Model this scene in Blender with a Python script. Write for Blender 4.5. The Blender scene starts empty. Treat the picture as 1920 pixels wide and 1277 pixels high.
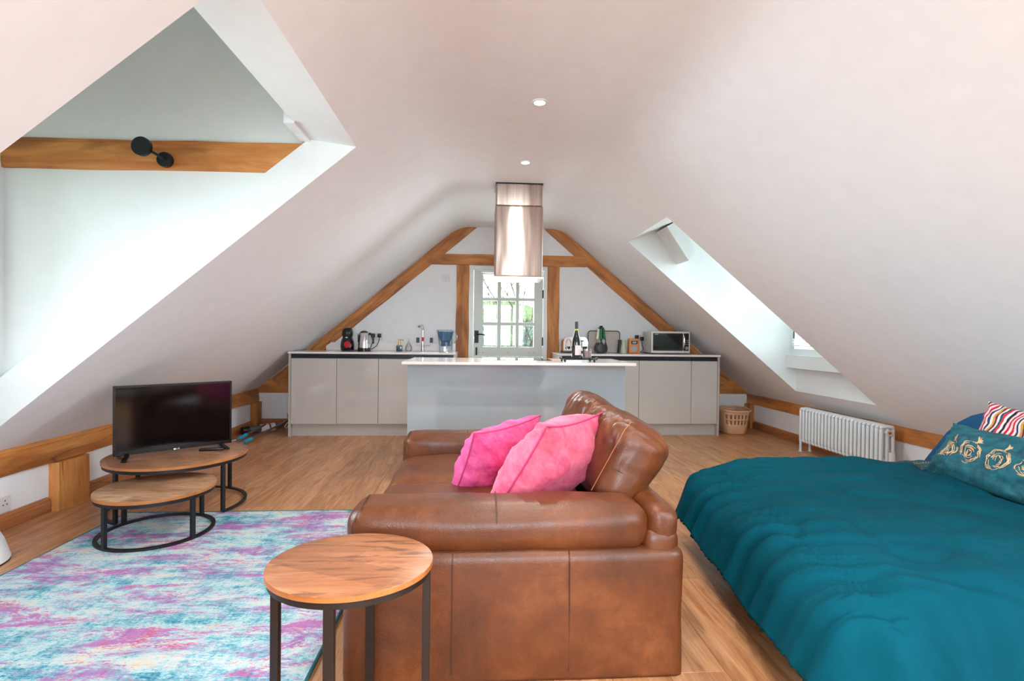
import bpy, bmesh, math, random
from math import sin, cos, pi, sqrt, atan2, radians, exp
from mathutils import Vector, Matrix, noise
random.seed(7)
S = bpy.context.scene
C = S.collection

# ------------------------------------------------------------------ camera
YAW, PITCH, ROLL, FPX, EYE = .0643, -.0094, .0106, 969.33, 1.1
fw = Vector((sin(YAW)*cos(PITCH), cos(YAW)*cos(PITCH), sin(PITCH)))
rt = Vector((cos(YAW), -sin(YAW), 0)); up = rt.cross(fw)
r2 = cos(ROLL)*rt + sin(ROLL)*up; u2 = -sin(ROLL)*rt + cos(ROLL)*up
cam = bpy.data.cameras.new('camera'); cam.sensor_width = 36; cam.lens = 36*FPX/1920
cam.clip_start = .05; cam.clip_end = 400
camo = bpy.data.objects.new('camera', cam); C.objects.link(camo)
camo.matrix_world = Matrix(((r2.x, u2.x, -fw.x, 0), (r2.y, u2.y, -fw.y, 0), (r2.z, u2.z, -fw.z, EYE), (0, 0, 0, 1)))
S.camera = camo

# ------------------------------------------------------------------ world, exposure, big lights
w = bpy.data.worlds.new('overcast_sky'); S.world = w; w.use_nodes = True
bg = w.node_tree.nodes['Background']; bg.inputs[0].default_value = (.86, .94, 1, 1); bg.inputs[1].default_value = 2.1
vs = S.view_settings; vs.view_transform = 'Standard'; vs.look = 'None'; vs.gamma = 1; vs.use_curve_mapping = False
vs.exposure = 1.2
def area(name, loc, aim, sx, sy, energy, col, spread=180):
    l = bpy.data.lights.new(name, 'AREA'); l.shape = 'RECTANGLE'; l.size = sx; l.size_y = sy
    l.energy = energy; l.color = col; l.spread = radians(spread)
    o = bpy.data.objects.new(name, l); C.objects.link(o); o.location = loc
    o.rotation_euler = (Vector(aim)-Vector(loc)).to_track_quat('-Z', 'Y').to_euler()
    return o
area('daylight_dormer_window', (-2.62, 2.08, 1.5), (0, 2.08, 1.3), 1.2, 1.1, 11, (.74, .89, 1), 78)
area('daylight_right_dormer', (3.22, 4.42, 1.5), (0, 4.42, 1.2), 1.0, 1.1, 7, (.80, .92, 1), 85)
area('daylight_stable_door', (.36, 6.7, 1.4), (.36, 0, 1.2), .7, .9, 16, (.92, .97, 1))
area('daylight_rear_window', (.31, -2.75, 1.5), (.31, 0, 1.2), 2.0, 1.4, 78, (.82, .92, 1))
area('daylight_rear_skylight', (2.55, -.3, 1.95), (1.6, -.2, .8), 1.0, 1.5, 90, (.78, .90, 1))

# ------------------------------------------------------------------ materials
def lin(c):
    return tuple(((v/255)/12.92 if v/255 <= .04045 else ((v/255+.055)/1.055)**2.4) for v in c)
class NT:
    def __init__(s, name):
        s.m = bpy.data.materials.new(name); s.m.use_nodes = True; s.t = s.m.node_tree
        s.b = s.t.nodes['Principled BSDF']; s.out = s.t.nodes['Material Output']
    def n(s, ty, **kw):
        nd = s.t.nodes.new(ty)
        for k, v in kw.items():
            if k.startswith('i_'):
                nd.inputs[k[2:].replace('_', ' ')].default_value = v
            else: setattr(nd, k, v)
        return nd
    def l(s, a, b): s.t.links.new(a, b)
    def setp(s, **kw):
        for k, v in kw.items():
            s.b.inputs[k.replace('_', ' ')].default_value = v
    def coord(s, scale=(1, 1, 1), rot=(0, 0, 0), rnd=False, kind='Object'):
        tc = s.n('ShaderNodeTexCoord'); mp = s.n('ShaderNodeMapping')
        mp.inputs['Scale'].default_value = scale; mp.inputs['Rotation'].default_value = rot
        s.l(tc.outputs[kind], mp.inputs['Vector'])
        if rnd:
            oi = s.n('ShaderNodeObjectInfo'); mu = s.n('ShaderNodeMath', operation='MULTIPLY'); mu.inputs[1].default_value = 57.3
            s.l(oi.outputs['Random'], mu.inputs[0]); s.l(mu.outputs[0], mp.inputs['Location'])
        return mp.outputs[0]
    def noise(s, vec, scale, detail=4, rough=.55, dist=0):
        nd = s.n('ShaderNodeTexNoise'); nd.inputs['Scale'].default_value = scale; nd.inputs['Detail'].default_value = detail
        nd.inputs['Roughness'].default_value = rough; nd.inputs['Distortion'].default_value = dist
        s.l(vec, nd.inputs['Vector']); return nd.outputs['Fac']
    def ramp(s, fac, stops, const=False):
        nd = s.n('ShaderNodeValToRGB'); cr = nd.color_ramp
        if const: cr.interpolation = 'CONSTANT'
        while len(cr.elements) < len(stops): cr.elements.new(.5)
        for e, (p, c) in zip(cr.elements, stops):
            e.position = p; e.color = (*c, 1) if len(c) == 3 else c
        s.l(fac, nd.inputs[0]); return nd.outputs[0]
    def mix(s, fac, a, b, mode='MIX'):
        nd = s.n('ShaderNodeMix', data_type='RGBA', blend_type=mode)
        for i, v in ((0, fac), (6, a), (7, b)):
            if isinstance(v, (int, float)): nd.inputs[i].default_value = v
            elif isinstance(v, tuple): nd.inputs[i].default_value = (*v, 1)
            else: s.l(v, nd.inputs[i])
        return nd.outputs[2]
    def bump(s, h, strength=.3, dist=.01):
        nd = s.n('ShaderNodeBump'); nd.inputs['Strength'].default_value = strength; nd.inputs['Distance'].default_value = dist
        s.l(h, nd.inputs['Height']); s.l(nd.outputs[0], s.b.inputs['Normal'])
def flat(name, rgb, rough=.5, metal=0, coat=0, bump=0, bscale=200, **kw):
    t = NT(name); c = lin(rgb)
    t.setp(Roughness=rough, Metallic=metal, Coat_Weight=coat, **kw)
    v = t.coord(); nz = t.noise(v, 9, 2)
    t.l(t.mix(nz, tuple(x*.96 for x in c), tuple(min(1, x*1.04) for x in c)), t.b.inputs['Base Color'])
    if bump: t.bump(t.noise(v, bscale, 2), bump, .002)
    return t.m
M = {}
M['wall'] = flat('white_plaster', (240, 240, 242), .85, bump=.05, bscale=60)
M['wall_dormer'] = flat('white_dormer_plaster', (232, 235, 234), .85)
M['white_paint'] = flat('white_satin_paint', (236, 240, 240), .35)
M['door_paint'] = flat('pale_sage_paint', (214, 220, 212), .4)
M['black'] = flat('black_plastic', (16, 16, 18), .3)
M['matte_black'] = flat('matte_black_metal', (30, 31, 35), .45, metal=.3)
M['bronze'] = flat('dark_bronze_metal', (52, 44, 42), .38, metal=.5)
M['gloss_black'] = flat('gloss_black', (5, 5, 6), .06, coat=.5)
M['screen'] = flat('dark_glass_screen', (7, 7, 8), .09)
M['greige'] = flat('gloss_greige_lacquer', (200, 195, 189), .07, coat=.6)
M['greige2'] = flat('gloss_cool_grey_lacquer', (176, 188, 196), .09, coat=.5)
M['carcass'] = flat('matt_greige_board', (190, 184, 178), .4)
M['channel'] = flat('anthracite_channel', (30, 34, 42), .22)
M['quartz'] = flat('white_quartz', (244, 238, 236), .12)
M['chrome'] = flat('chrome', (225, 225, 228), .08, metal=1)
M['light_silver'] = flat('pale_silver_enamel', (226, 222, 214), .3)
M['silver'] = flat('silver_paint', (206, 202, 196), .3, metal=.25)
M['rad'] = flat('white_enamel', (236, 240, 243), .25)
M['socket'] = flat('white_socket_plastic', (228, 224, 226), .3)
M['peach'] = flat('peach_plastic', (226, 178, 140), .45)
M['red'] = flat('red_plastic', (205, 20, 40), .3)
M['gold'] = flat('brushed_gold', (205, 160, 80), .25, metal=.9)
M['orange_wood'] = flat('orange_wood', (214, 134, 72), .4)
M['sage'] = flat('sage_ceramic', (186, 196, 170), .35)
M['olive'] = flat('olive_rim', (88, 96, 74), .4)
M['beige_tray'] = flat('greige_melamine', (196, 184, 176), .35)
M['charcoal'] = flat('charcoal_nylon', (52, 53, 56), .4)
M['green'] = flat('green_silicone', (30, 110, 82), .4)
M['cream'] = flat('cream_plastic', (228, 224, 200), .4)
M['yellow'] = flat('yellow_foil', (196, 204, 40), .35)
M['label'] = flat('paper_label', (226, 214, 216), .6)
M['white_text'] = flat('white_print', (235, 235, 235), .5)
M['cyan'] = flat('cyan_plastic', (40, 160, 200), .35)
M['mustard'] = flat('mustard_plastic', (222, 160, 40), .5)
M['grey_plastic'] = flat('grey_plastic', (92, 88, 84), .4)
M['pinkwax'] = flat('pink_wax', (226, 184, 168), .5)
M['copper_thread'] = flat('copper_thread', (224, 184, 140), .4, metal=.15)
M['blue_fabric'] = flat('blue_upholstery', (6, 84, 130), .8, bump=.3, bscale=400)
M['white_fabric'] = flat('white_fabric', (226, 230, 234), .8, bump=.3, bscale=300)
M['dark_wood'] = flat('dark_bed_wood', (92, 60, 40), .5)
M['grass'] = flat('grass', (92, 120, 62), .9)
M['bark'] = flat('bark', (86, 76, 68), .9)
M['alu'] = flat('brushed_aluminium', (170, 172, 176), .3, metal=.9)
M['binding'] = flat('teal_binding', (38, 104, 104), .8)
M['magenta_thread'] = flat('rose_piping', (196, 60, 110), .7)

def glass(name, tint=(1, 1, 1), gloss=.1, alpha=.9, rough=.02):
    t = NT(name); tr = t.n('ShaderNodeBsdfTransparent'); tr.inputs[0].default_value = (*tint, 1)
    gl = t.n('ShaderNodeBsdfGlossy'); gl.inputs['Roughness'].default_value = rough
    lw = t.n('ShaderNodeLayerWeight'); lw.inputs[0].default_value = .35
    mp = t.n('ShaderNodeMapRange'); mp.inputs['To Min'].default_value = gloss*.4; mp.inputs['To Max'].default_value = min(1, gloss*5)
    t.l(lw.outputs['Fresnel'], mp.inputs[0])
    mx = t.n('ShaderNodeMixShader'); t.l(mp.outputs[0], mx.inputs[0]); t.l(tr.outputs[0], mx.inputs[1]); t.l(gl.outputs[0], mx.inputs[2])
    t.l(mx.outputs[0], t.out.inputs[0]); return t.m
M['pane'] = glass('window_pane_glass', (.97, .99, .99), .06)
M['clear'] = glass('clear_glass', (.86, .88, .9), .16)
M['blue_clear'] = glass('blue_clear_plastic', (.30, .66, .88), .12)
M['smoke'] = glass('blue_grey_glass', (.45, .56, .64), .14)
M['bottle'] = flat('bottle_glass', (10, 16, 16), .05, coat=.6)

def wood(name, c1, c2, dark, axis='X', rough=.55, grain=1, rnd=True, bump=.25, blot=1):
    t = NT(name); sc = {'X': (.9, 9, 9), 'Y': (9, .9, 9), 'Z': (9, 9, .9)}[axis]
    v = t.coord(sc, rnd=rnd); big = t.coord({'X': (.6, 2.5, 2.5), 'Y': (2.5, .6, 2.5), 'Z': (2.5, 2.5, .6)}[axis], rnd=rnd)
    g = t.noise(v, 2.2*grain, 8, .65, .8); h = t.noise(big, 2.0, 3, .5, 1.5)
    col = t.ramp(g, [(.3, lin(c2)), (.62, lin(c1))])
    col = t.mix(t.ramp(h, [(.42, (0, 0, 0)), (.68, (.8*blot,)*3)]), col, lin(dark))
    # cracks: thin dark isolines of stretched noise
    cv = t.coord({'X': (.35, 5, 5), 'Y': (5, .35, 5), 'Z': (5, 5, .35)}[axis], rnd=rnd)
    cn = t.noise(cv, 1.1, 2, .5, .6)
    ck = t.ramp(cn, [(.494, (0, 0, 0)), (.5, (.75*blot,)*3), (.506, (0, 0, 0))])
    col = t.mix(ck, col, tuple(x*.25 for x in lin(dark)))
    t.l(col, t.b.inputs['Base Color']); t.setp(Roughness=rough)
    t.bump(g, bump, .004)
    return t.m
M['oakX'] = wood('oak_beam_along', (216, 148, 80), (192, 110, 46), (126, 68, 26), 'X', blot=.9)
M['oak_skirt'] = wood('oak_skirting', (192, 124, 78), (158, 94, 52), (112, 62, 34), 'Y', .4, 1.4, blot=.5)
M['oak_skirtX'] = wood('oak_skirting_cross', (170, 106, 66), (140, 84, 48), (100, 58, 34), 'X', .4, 1.4, blot=.5)

def plank_mat():
    t = NT('oak_laminate_plank'); oi = t.n('ShaderNodeObjectInfo')
    v = t.coord((12, .8, 12), rnd=True); g = t.noise(v, 2.6, 8, .7, 1.2)
    big = t.coord((4, .7, 4), rnd=True); h = t.noise(big, 1.6, 3, .5, 2.2)
    c = t.ramp(g, [(.28, lin((160, 96, 58))), (.5, lin((206, 148, 102))), (.7, lin((228, 178, 136)))])
    c = t.mix(t.ramp(h, [(.45, (0, 0, 0)), (.72, (.55,)*3)]), c, lin((150, 98, 62)))
    tint = t.ramp(oi.outputs['Random'], [(0, (.86, .84, .82)), (.5, (1, 1, 1)), (1, (.93, .95, .97))])
    c = t.mix(1, c, tint, 'MULTIPLY')
    t.l(c, t.b.inputs['Base Color']); t.setp(Roughness=.34)
    t.bump(g, .12, .002); return t.m
M['plank'] = plank_mat()

def table_wood(name, c1, c2, dark, rot):
    t = NT(name); v = t.coord((2.2, 18, 4), rot=(0, 0, rot)); g = t.noise(v, 2.5, 8, .65, .7)
    c = t.ramp(g, [(.3, lin(c2)), (.65, lin(c1))])
    # staves: each strip of the top a slightly different tone
    tc = t.coord((1, 1, 1), rot=(0, 0, rot)); sp = t.n('ShaderNodeSeparateXYZ'); t.l(tc, sp.inputs[0])
    m1 = t.n('ShaderNodeMath', operation='MULTIPLY'); m1.inputs[1].default_value = 11; t.l(sp.outputs['Y'], m1.inputs[0])
    fl = t.n('ShaderNodeMath', operation='FLOOR'); t.l(m1.outputs[0], fl.inputs[0])
    m2 = t.n('ShaderNodeMath', operation='MULTIPLY_ADD'); m2.inputs[1].default_value = 2.3; t.l(sp.outputs['X'], m2.inputs[0])
    m3 = t.n('ShaderNodeMath', operation='MULTIPLY'); m3.inputs[1].default_value = .37; t.l(fl.outputs[0], m3.inputs[0]); t.l(m3.outputs[0], m2.inputs[2])
    f2 = t.n('ShaderNodeMath', operation='FLOOR'); t.l(m2.outputs[0], f2.inputs[0])
    cb = t.n('ShaderNodeCombineXYZ'); t.l(fl.outputs[0], cb.inputs[0]); t.l(f2.outputs[0], cb.inputs[1])
    wn = t.n('ShaderNodeTexWhiteNoise'); t.l(cb.outputs[0], wn.inputs['Vector'])
    tone = t.ramp(wn.outputs['Value'], [(0, (.62, .57, .54)), (1, (1.0, 1.0, 1.0))])
    c = t.mix(1, c, tone, 'MULTIPLY')
    h = t.noise(t.coord((1.5, 9, 3), rot=(0, 0, rot)), 2.4, 4, .6, 2.2)
    c = t.mix(t.ramp(h, [(.5, (0, 0, 0)), (.64, (.8,)*3)]), c, lin(dark))
    t.l(c, t.b.inputs['Base Color']); t.setp(Roughness=.3); t.bump(g, .08, .002); return t.m
M['top_end'] = table_wood('rustic_oak_top', (204, 140, 98), (172, 108, 72), (104, 72, 54), .42)
M['top_low'] = table_wood('pale_rustic_oak_top', (214, 172, 134), (180, 132, 96), (112, 84, 64), .25)
M['top_high'] = table_wood('rustic_oak_coffee_top', (192, 140, 104), (158, 106, 74), (92, 66, 52), .9)
M['edge'] = wood('oak_edge_band', (196, 128, 70), (160, 92, 42), (120, 70, 36), 'X', .35, 1, False, blot=.4)

def leather():
    t = NT('tan_leather'); v = t.coord()
    a = t.noise(v, 3.2, 5, .6, .6); b = t.noise(v, 26, 5, .7, .3)
    c = t.ramp(a, [(.3, lin((70, 35, 15))), (.52, lin((106, 55, 25))), (.72, lin((134, 76, 38)))])
    c = t.mix(t.ramp(b, [(.35, (.5,)*3), (.6, (0, 0, 0))]), c, lin((84, 42, 20)))
    t.l(c, t.b.inputs['Base Color']); t.setp(Roughness=.36, Specular_IOR_Level=.5)
    r = t.ramp(b, [(.3, (.3,)*3), (.7, (.46,)*3)]); t.l(r, t.b.inputs['Roughness'])
    vo = t.n('ShaderNodeTexVoronoi'); vo.inputs['Scale'].default_value = 260; t.l(v, vo.inputs['Vector'])
    mm = t.n('ShaderNodeMath', operation='MULTIPLY_ADD'); mm.inputs[1].default_value = .25; t.l(vo.outputs['Distance'], mm.inputs[0]); t.l(b, mm.inputs[2])
    t.bump(mm.outputs[0], .22, .006); return t.m
M['leather'] = leather()
M['leather_seam'] = flat('dark_leather_seam', (78, 42, 26), .5)
M['thread'] = flat('tan_thread', (176, 116, 72), .6)

def velvet(name, c1, c2, sheen, sc=(1, 1, 1)):
    t = NT(name); v = t.coord(sc); a = t.noise(v, 7, 5, .65, 1.2); b = t.noise(v, 40, 4, .7, .5)
    c = t.ramp(a, [(.3, lin(c2)), (.68, lin(c1))])
    c = t.mix(t.ramp(b, [(.45, (0, 0, 0)), (.8, (.4,)*3)]), c, lin(tuple(min(255, x+40) for x in c1)))
    t.l(c, t.b.inputs['Base Color']); t.setp(Roughness=.75, Sheen_Weight=sheen, Sheen_Roughness=.4)
    t.b.inputs['Sheen Tint'].default_value = (*lin(tuple(min(255, x+50) for x in c1)), 1)
    t.bump(b, .25, .004); return t.m
M['pink'] = velvet('pink_velvet', (236, 112, 138), (206, 56, 96), .6)
M['pink2'] = velvet('rose_velvet', (224, 88, 146), (196, 44, 108), .5)
M['teal_velvet'] = velvet('teal_velvet', (8, 98, 112), (0, 54, 68), .2)
def duvet_mat():
    t = NT('teal_cotton'); v = t.coord(); a = t.noise(v, 2.2, 3, .5); b = t.noise(v, 55, 5, .7)
    c = t.ramp(a, [(.3, lin((0, 68, 84))), (.7, lin((0, 80, 96)))])
    t.l(c, t.b.inputs['Base Color']); t.setp(Roughness=.8, Specular_IOR_Level=.08)
    lw = t.noise(t.coord((3, 9, 3), rot=(0, 0, .5)), 3, 6, .7, 1.5)
    mm = t.n('ShaderNodeMath', operation='MULTIPLY_ADD'); mm.inputs[1].default_value = .18; t.l(b, mm.inputs[0]); t.l(lw, mm.inputs[2])
    t.bump(mm.outputs[0], .35, .012); return t.m
M['duvet'] = duvet_mat()
def stripes():
    t = NT('striped_woven_fabric'); v = t.coord((1, 1, 1)); sp = t.n('ShaderNodeSeparateXYZ'); t.l(v, sp.inputs[0])
    nz = t.noise(v, 7, 2)
    mm = t.n('ShaderNodeMath', operation='MULTIPLY_ADD'); mm.inputs[1].default_value = .035; t.l(nz, mm.inputs[0]); t.l(sp.outputs['X'], mm.inputs[2])
    ml = t.n('ShaderNodeMath', operation='MULTIPLY'); ml.inputs[1].default_value = 6.5; t.l(mm.outputs[0], ml.inputs[0])
    fr = t.n('ShaderNodeMath', operation='FRACT'); t.l(ml.outputs[0], fr.inputs[0])
    cols = [(204, 24, 60), (240, 220, 215), (20, 60, 84), (236, 214, 210), (204, 150, 60), (110, 20, 70), (240, 225, 220), (16, 84, 90), (214, 40, 70), (242, 220, 214), (20, 26, 44), (236, 200, 200), (190, 26, 60), (230, 210, 205)]
    st = [(i/len(cols), lin(c)) for i, c in enumerate(cols)]
    t.l(t.ramp(fr.outputs[0], st, True), t.b.inputs['Base Color']); t.setp(Roughness=.85)
    t.bump(t.noise(v, 300, 2), .3, .003); return t.m
M['stripes'] = stripes()
def sheet():
    t = NT('dark_feather_print_cotton'); v = t.coord((1, 1, 1), rot=(0, 0, .5)); wv = t.n('ShaderNodeTexWave'); wv.wave_type = 'BANDS'; wv.bands_direction = 'X'
    wv.inputs['Scale'].default_value = 28; wv.inputs['Distortion'].default_value = 2.5; t.l(v, wv.inputs['Vector'])
    gate = t.noise(t.coord((2, 9, 3), rot=(0, 0, .5)), 3, 2)
    f1 = t.ramp(wv.outputs['Fac'], [(.72, (0, 0, 0)), (.8, (1, 1, 1))]); f2 = t.ramp(gate, [(.56, (0, 0, 0)), (.61, (1, 1, 1))])
    f = t.mix(1, f1, f2, 'MULTIPLY')
    base = t.ramp(t.noise(v, 5, 2), [(.45, lin((8, 28, 34))), (.6, lin((8, 88, 96)))])
    t.l(t.mix(f, base, lin((206, 160, 130))), t.b.inputs['Base Color']); t.setp(Roughness=.8); return t.m
M['sheet'] = sheet()
def rug_mat():
    t = NT('distressed_rug_pile'); v = t.coord((1.1, 2.6, 1)); vh = t.coord((.5, 6.5, 1)); vv = t.coord((7, 1.3, 1)); fine = t.coord((1, 2.6, 1))
    a = t.noise(v, 2.0, 12, .78, .4); b = t.noise(vh, 2.4, 9, .78, .3); d = t.noise(vv, 1.6, 6, .7, .3); f = t.noise(fine, 70, 3, .85)
    e = t.noise(t.coord((1.0, 3.2, 1), rot=(0, 0, .06)), 2.2, 12, .78, .5); g = t.noise(vv, 1.9, 10, .8, .2)
    def madd(x_, k_, y_):
        m = t.n('ShaderNodeMath', operation='MULTIPLY_ADD'); m.inputs[1].default_value = k_; t.l(x_, m.inputs[0]); t.l(y_, m.inputs[2]); return m.outputs[0]
    sm = madd(f, .55, madd(b, .55, madd(g, .45, a)))
    mr = t.n('ShaderNodeMapRange'); mr.inputs['From Min'].default_value = 1.02; mr.inputs['From Max'].default_value = 1.44; t.l(sm, mr.inputs[0])
    base = t.ramp(mr.outputs[0], [(.0, lin((12, 84, 116))), (.22, lin((44, 138, 170))), (.42, lin((122, 186, 202))), (.6, lin((186, 220, 226))), (.78, lin((220, 224, 220))), (1, lin((226, 206, 182)))])
    s4 = madd(f, .38, madd(b, .4, e))
    mf = t.ramp(s4, [(.89, (0, 0, 0)), (.955, (.85,)*3)])
    mag = t.ramp(d, [(.38, lin((142, 66, 160))), (.52, lin((184, 96, 182))), (.66, lin((196, 48, 124)))])
    c = t.mix(mf, base, mag)
    of = t.ramp(t.noise(t.coord((2, 5, 1)), 2.1, 6, .7), [(.62, (0, 0, 0)), (.68, (.6,)*3)])
    c = t.mix(of, c, lin((232, 196, 150)))
    t.l(c, t.b.inputs['Base Color']); t.setp(Roughness=.95); t.bump(f, .6, .008); return t.m
M['rug'] = rug_mat()
def steel():
    t = NT('brushed_rose_steel'); v = t.coord((25, 25, .3)); g = t.noise(v, 3, 2)
    t.l(t.ramp(g, [(.3, lin((178, 160, 150))), (.7, lin((196, 178, 168)))]), t.b.inputs['Base Color'])
    t.setp(Metallic=1, Roughness=.3, Anisotropic=.85, Anisotropic_Rotation=.25)
    vv = t.coord((2.5, 2.5, .5)); t.bump(t.noise(vv, 1.6, 2), .6, .03); return t.m
M['steel'] = steel()
def emis(name, col, st):
    t = NT(name); t.setp(Roughness=.4); t.b.inputs['Emission Color'].default_value = (*col, 1); t.b.inputs['Emission Strength'].default_value = st
    t.b.inputs['Base Color'].default_value = (*col, 1); return t.m
M['lampglow'] = emis('warm_lamp_glow', (1, .86, .66), 9)
M['lcd'] = emis('green_lcd', (.10, .22, .22), .25)
def leafmat(name, a, b):
    t = NT(name); n = t.noise(t.coord(), 4, 5, .7); t.l(t.ramp(n, [(.35, lin(a)), (.65, lin(b))]), t.b.inputs['Base Color'])
    t.setp(Roughness=.9); t.bump(t.noise(t.coord(), 9, 4), 1, .2); return t.m
M['leaf1'] = leafmat('light_green_foliage', (112, 134, 92), (158, 176, 124)); M['leaf2'] = leafmat('grey_green_foliage', (96, 118, 104), (136, 156, 138))

# ------------------------------------------------------------------ object helpers
ORG = {}
def tag(o, label=None, cat=None, group=None, kind=None):
    if label: o['label'] = label
    if cat: o['category'] = cat
    if group: o['group'] = group
    if kind: o['kind'] = kind
    return o
def thing(name, label, cat, loc=(0, 0, 0), rotz=0, group=None):
    o = bpy.data.objects.new(name, None); C.objects.link(o); o.location = loc; o.rotation_euler = (0, 0, rotz)
    o.empty_display_size = .1
    ORG[o.name] = Vector(loc) if rotz == 0 else None
    return tag(o, label, cat, group)
def link(name, bm, m, parent=None, smooth=False, world=True, label=None):
    """world=True: the mesh was drawn in world coordinates; it is shifted to its (unrotated) root."""
    org = None
    if parent is not None:
        org = ORG.get(parent.name)
        if world and org is not None: bmesh.ops.translate(bm, verts=bm.verts, vec=-org)
    me = bpy.data.meshes.new(name); bm.normal_update(); bm.to_mesh(me); bm.free()
    if m is not None: me.materials.append(m if not isinstance(m, str) else M[m])
    if smooth:
        for p in me.polygons: p.use_smooth = True
        if smooth != 'full':
            try: me.set_sharp_from_angle(angle=radians(40))
            except Exception: pass
    o = bpy.data.objects.new(name, me); C.objects.link(o)
    if parent is not None: o.parent = parent
    ORG[o.name] = org if parent is not None else None
    if label: o['label'] = label
    return o
def struct(name, bm, m, parent=None, smooth=False):
    o = link(name, bm, m, parent, smooth)
    if parent is None: o['kind'] = 'structure'; ORG[o.name] = Vector((0, 0, 0))
    return o
def center(o):
    """origin of a single-mesh top-level thing to its bottom centre"""
    me = o.data; vs_ = [v.co for v in me.vertices]
    lo = Vector((min(v[i] for v in vs_) for i in range(3))); hi = Vector((max(v[i] for v in vs_) for i in range(3)))
    c = Vector(((lo.x+hi.x)/2, (lo.y+hi.y)/2, lo.z)); me.transform(Matrix.Translation(-c)); o.location = c; ORG[o.name] = c
    return o
def B(): return bmesh.new()
def box(bm, lo, hi, bev=0, seg=2, mtx=None):
    lo, hi = Vector(lo), Vector(hi)
    r = bmesh.ops.create_cube(bm, size=1)
    vv = r['verts']
    for v in vv: v.co = Vector((lo[i]+(v.co[i]+.5)*(hi[i]-lo[i]) for i in range(3)))
    if bev:
        es = list({e for v in vv for e in v.link_edges}); 
        q = bmesh.ops.bevel(bm, geom=es, offset=bev, segments=seg, affect='EDGES', profile=.5)
        vv = list({v for f in q['faces'] for v in f.verts} | {v for v in vv if v.is_valid})
    if mtx is not None: bmesh.ops.transform(bm, matrix=mtx, verts=[v for v in vv if v.is_valid])
    return bm
def bx(lo, hi, bev=0, seg=2): return box(B(), lo, hi, bev, seg)
def cyl(bm, a, b, r, r2=None, n=20, cap=True):
    a, b = Vector(a), Vector(b); d = b-a
    q = d.to_track_quat('Z', 'Y').to_matrix().to_4x4(); m = Matrix.Translation((a+b)/2) @ q
    bmesh.ops.create_cone(bm, cap_ends=cap, segments=n, radius1=r, radius2=r if r2 is None else r2, depth=d.length, matrix=m)
    return bm
def lathe(bm, prof, c=(0, 0, 0), n=28, sx=1, sy=1):
    rings = []
    for r, z in prof:
        if r < 1e-5: rings.append([bm.verts.new((c[0], c[1], c[2]+z))])
        else: rings.append([bm.verts.new((c[0]+sx*r*cos(2*pi*i/n), c[1]+sy*r*sin(2*pi*i/n), c[2]+z)) for i in range(n)])
    for a, b in zip(rings, rings[1:]):
        for i in range(n):
            j = (i+1) % n
            if len(a) == 1 and len(b) == 1: continue
            if len(a) == 1: bm.faces.new((a[0], b[j], b[i]))
            elif len(b) == 1: bm.faces.new((a[i], a[j], b[0]))
            else: bm.faces.new((a[i], a[j], b[j], b[i]))
    bmesh.ops.recalc_face_normals(bm, faces=bm.faces)
    return bm
def prism(bm, poly, axis, a, b):
    """poly: 2D points in the two other axes, extruded along axis from a to b"""
    def P(u, v, t):
        return {'X': (t, u, v), 'Y': (u, t, v), 'Z': (u, v, t)}[axis]
    A = [bm.verts.new(P(u, v, a)) for u, v in poly]; Bv = [bm.verts.new(P(u, v, b)) for u, v in poly]
    n = len(poly); fs = [bm.faces.new(A), bm.faces.new(Bv[::-1])]
    for i in range(n): fs.append(bm.faces.new((A[i], Bv[i], Bv[(i+1) % n], A[(i+1) % n])))
    bmesh.ops.recalc_face_normals(bm, faces=bm.faces)
    return bm
def tube(bm, pts, r, n=8, closed=False, rr=None, cap=True):
    pts = [Vector(p) for p in pts]; N = len(pts); rings = []; ref = None
    for i, p in enumerate(pts):
        if closed: t = pts[(i+1) % N]-pts[i-1]
        else: t = pts[min(i+1, N-1)]-pts[max(i-1, 0)]
        if t.length < 1e-9: t = Vector((0, 0, 1))
        t.normalize()
        if ref is None: ref = Vector((0, 0, 1)) if abs(t.z) < .9 else Vector((1, 0, 0))
        u = (ref - t*ref.dot(t))
        if u.length < 1e-6: u = t.orthogonal()
        u.normalize(); ref = u; v = t.cross(u)
        rad = r if rr is None else rr[i]
        rings.append([bm.verts.new(p+(u*cos(2*pi*k/n)+v*sin(2*pi*k/n))*rad) for k in range(n)])
    for i in range(N if closed else N-1):
        a, b = rings[i], rings[(i+1) % N]
        for k in range(n): bm.faces.new((a[k], a[(k+1) % n], b[(k+1) % n], b[k]))
    if not closed and cap:
        bm.faces.new(rings[0][::-1]); bm.faces.new(rings[-1])
    return bm
def ringband(bm, c, r, z0, z1, th, a0=0, a1=2*pi, n=64, sy=1):
    """flat metal band: square section swept along a circle"""
    full = abs(a1-a0-2*pi) < 1e-6; m = n if full else max(4, int(n*(a1-a0)/(2*pi))); rs = []
    for i in range(m if full else m+1):
        a = a0+(a1-a0)*i/m
        rs.append([bm.verts.new((c[0]+q*cos(a), c[1]+q*sin(a)*sy, z)) for q, z in ((r-th, z0), (r, z0), (r, z1), (r-th, z1))])
    k = len(rs)
    for i in range(k if full else k-1):
        A, D = rs[i], rs[(i+1) % k]
        for j in range(4): bm.faces.new((A[j], A[(j+1) % 4], D[(j+1) % 4], D[j]))
    if not full: bm.faces.new(rs[0][::-1]); bm.faces.new(rs[-1])
    bmesh.ops.recalc_face_normals(bm, faces=bm.faces); return bm
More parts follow.
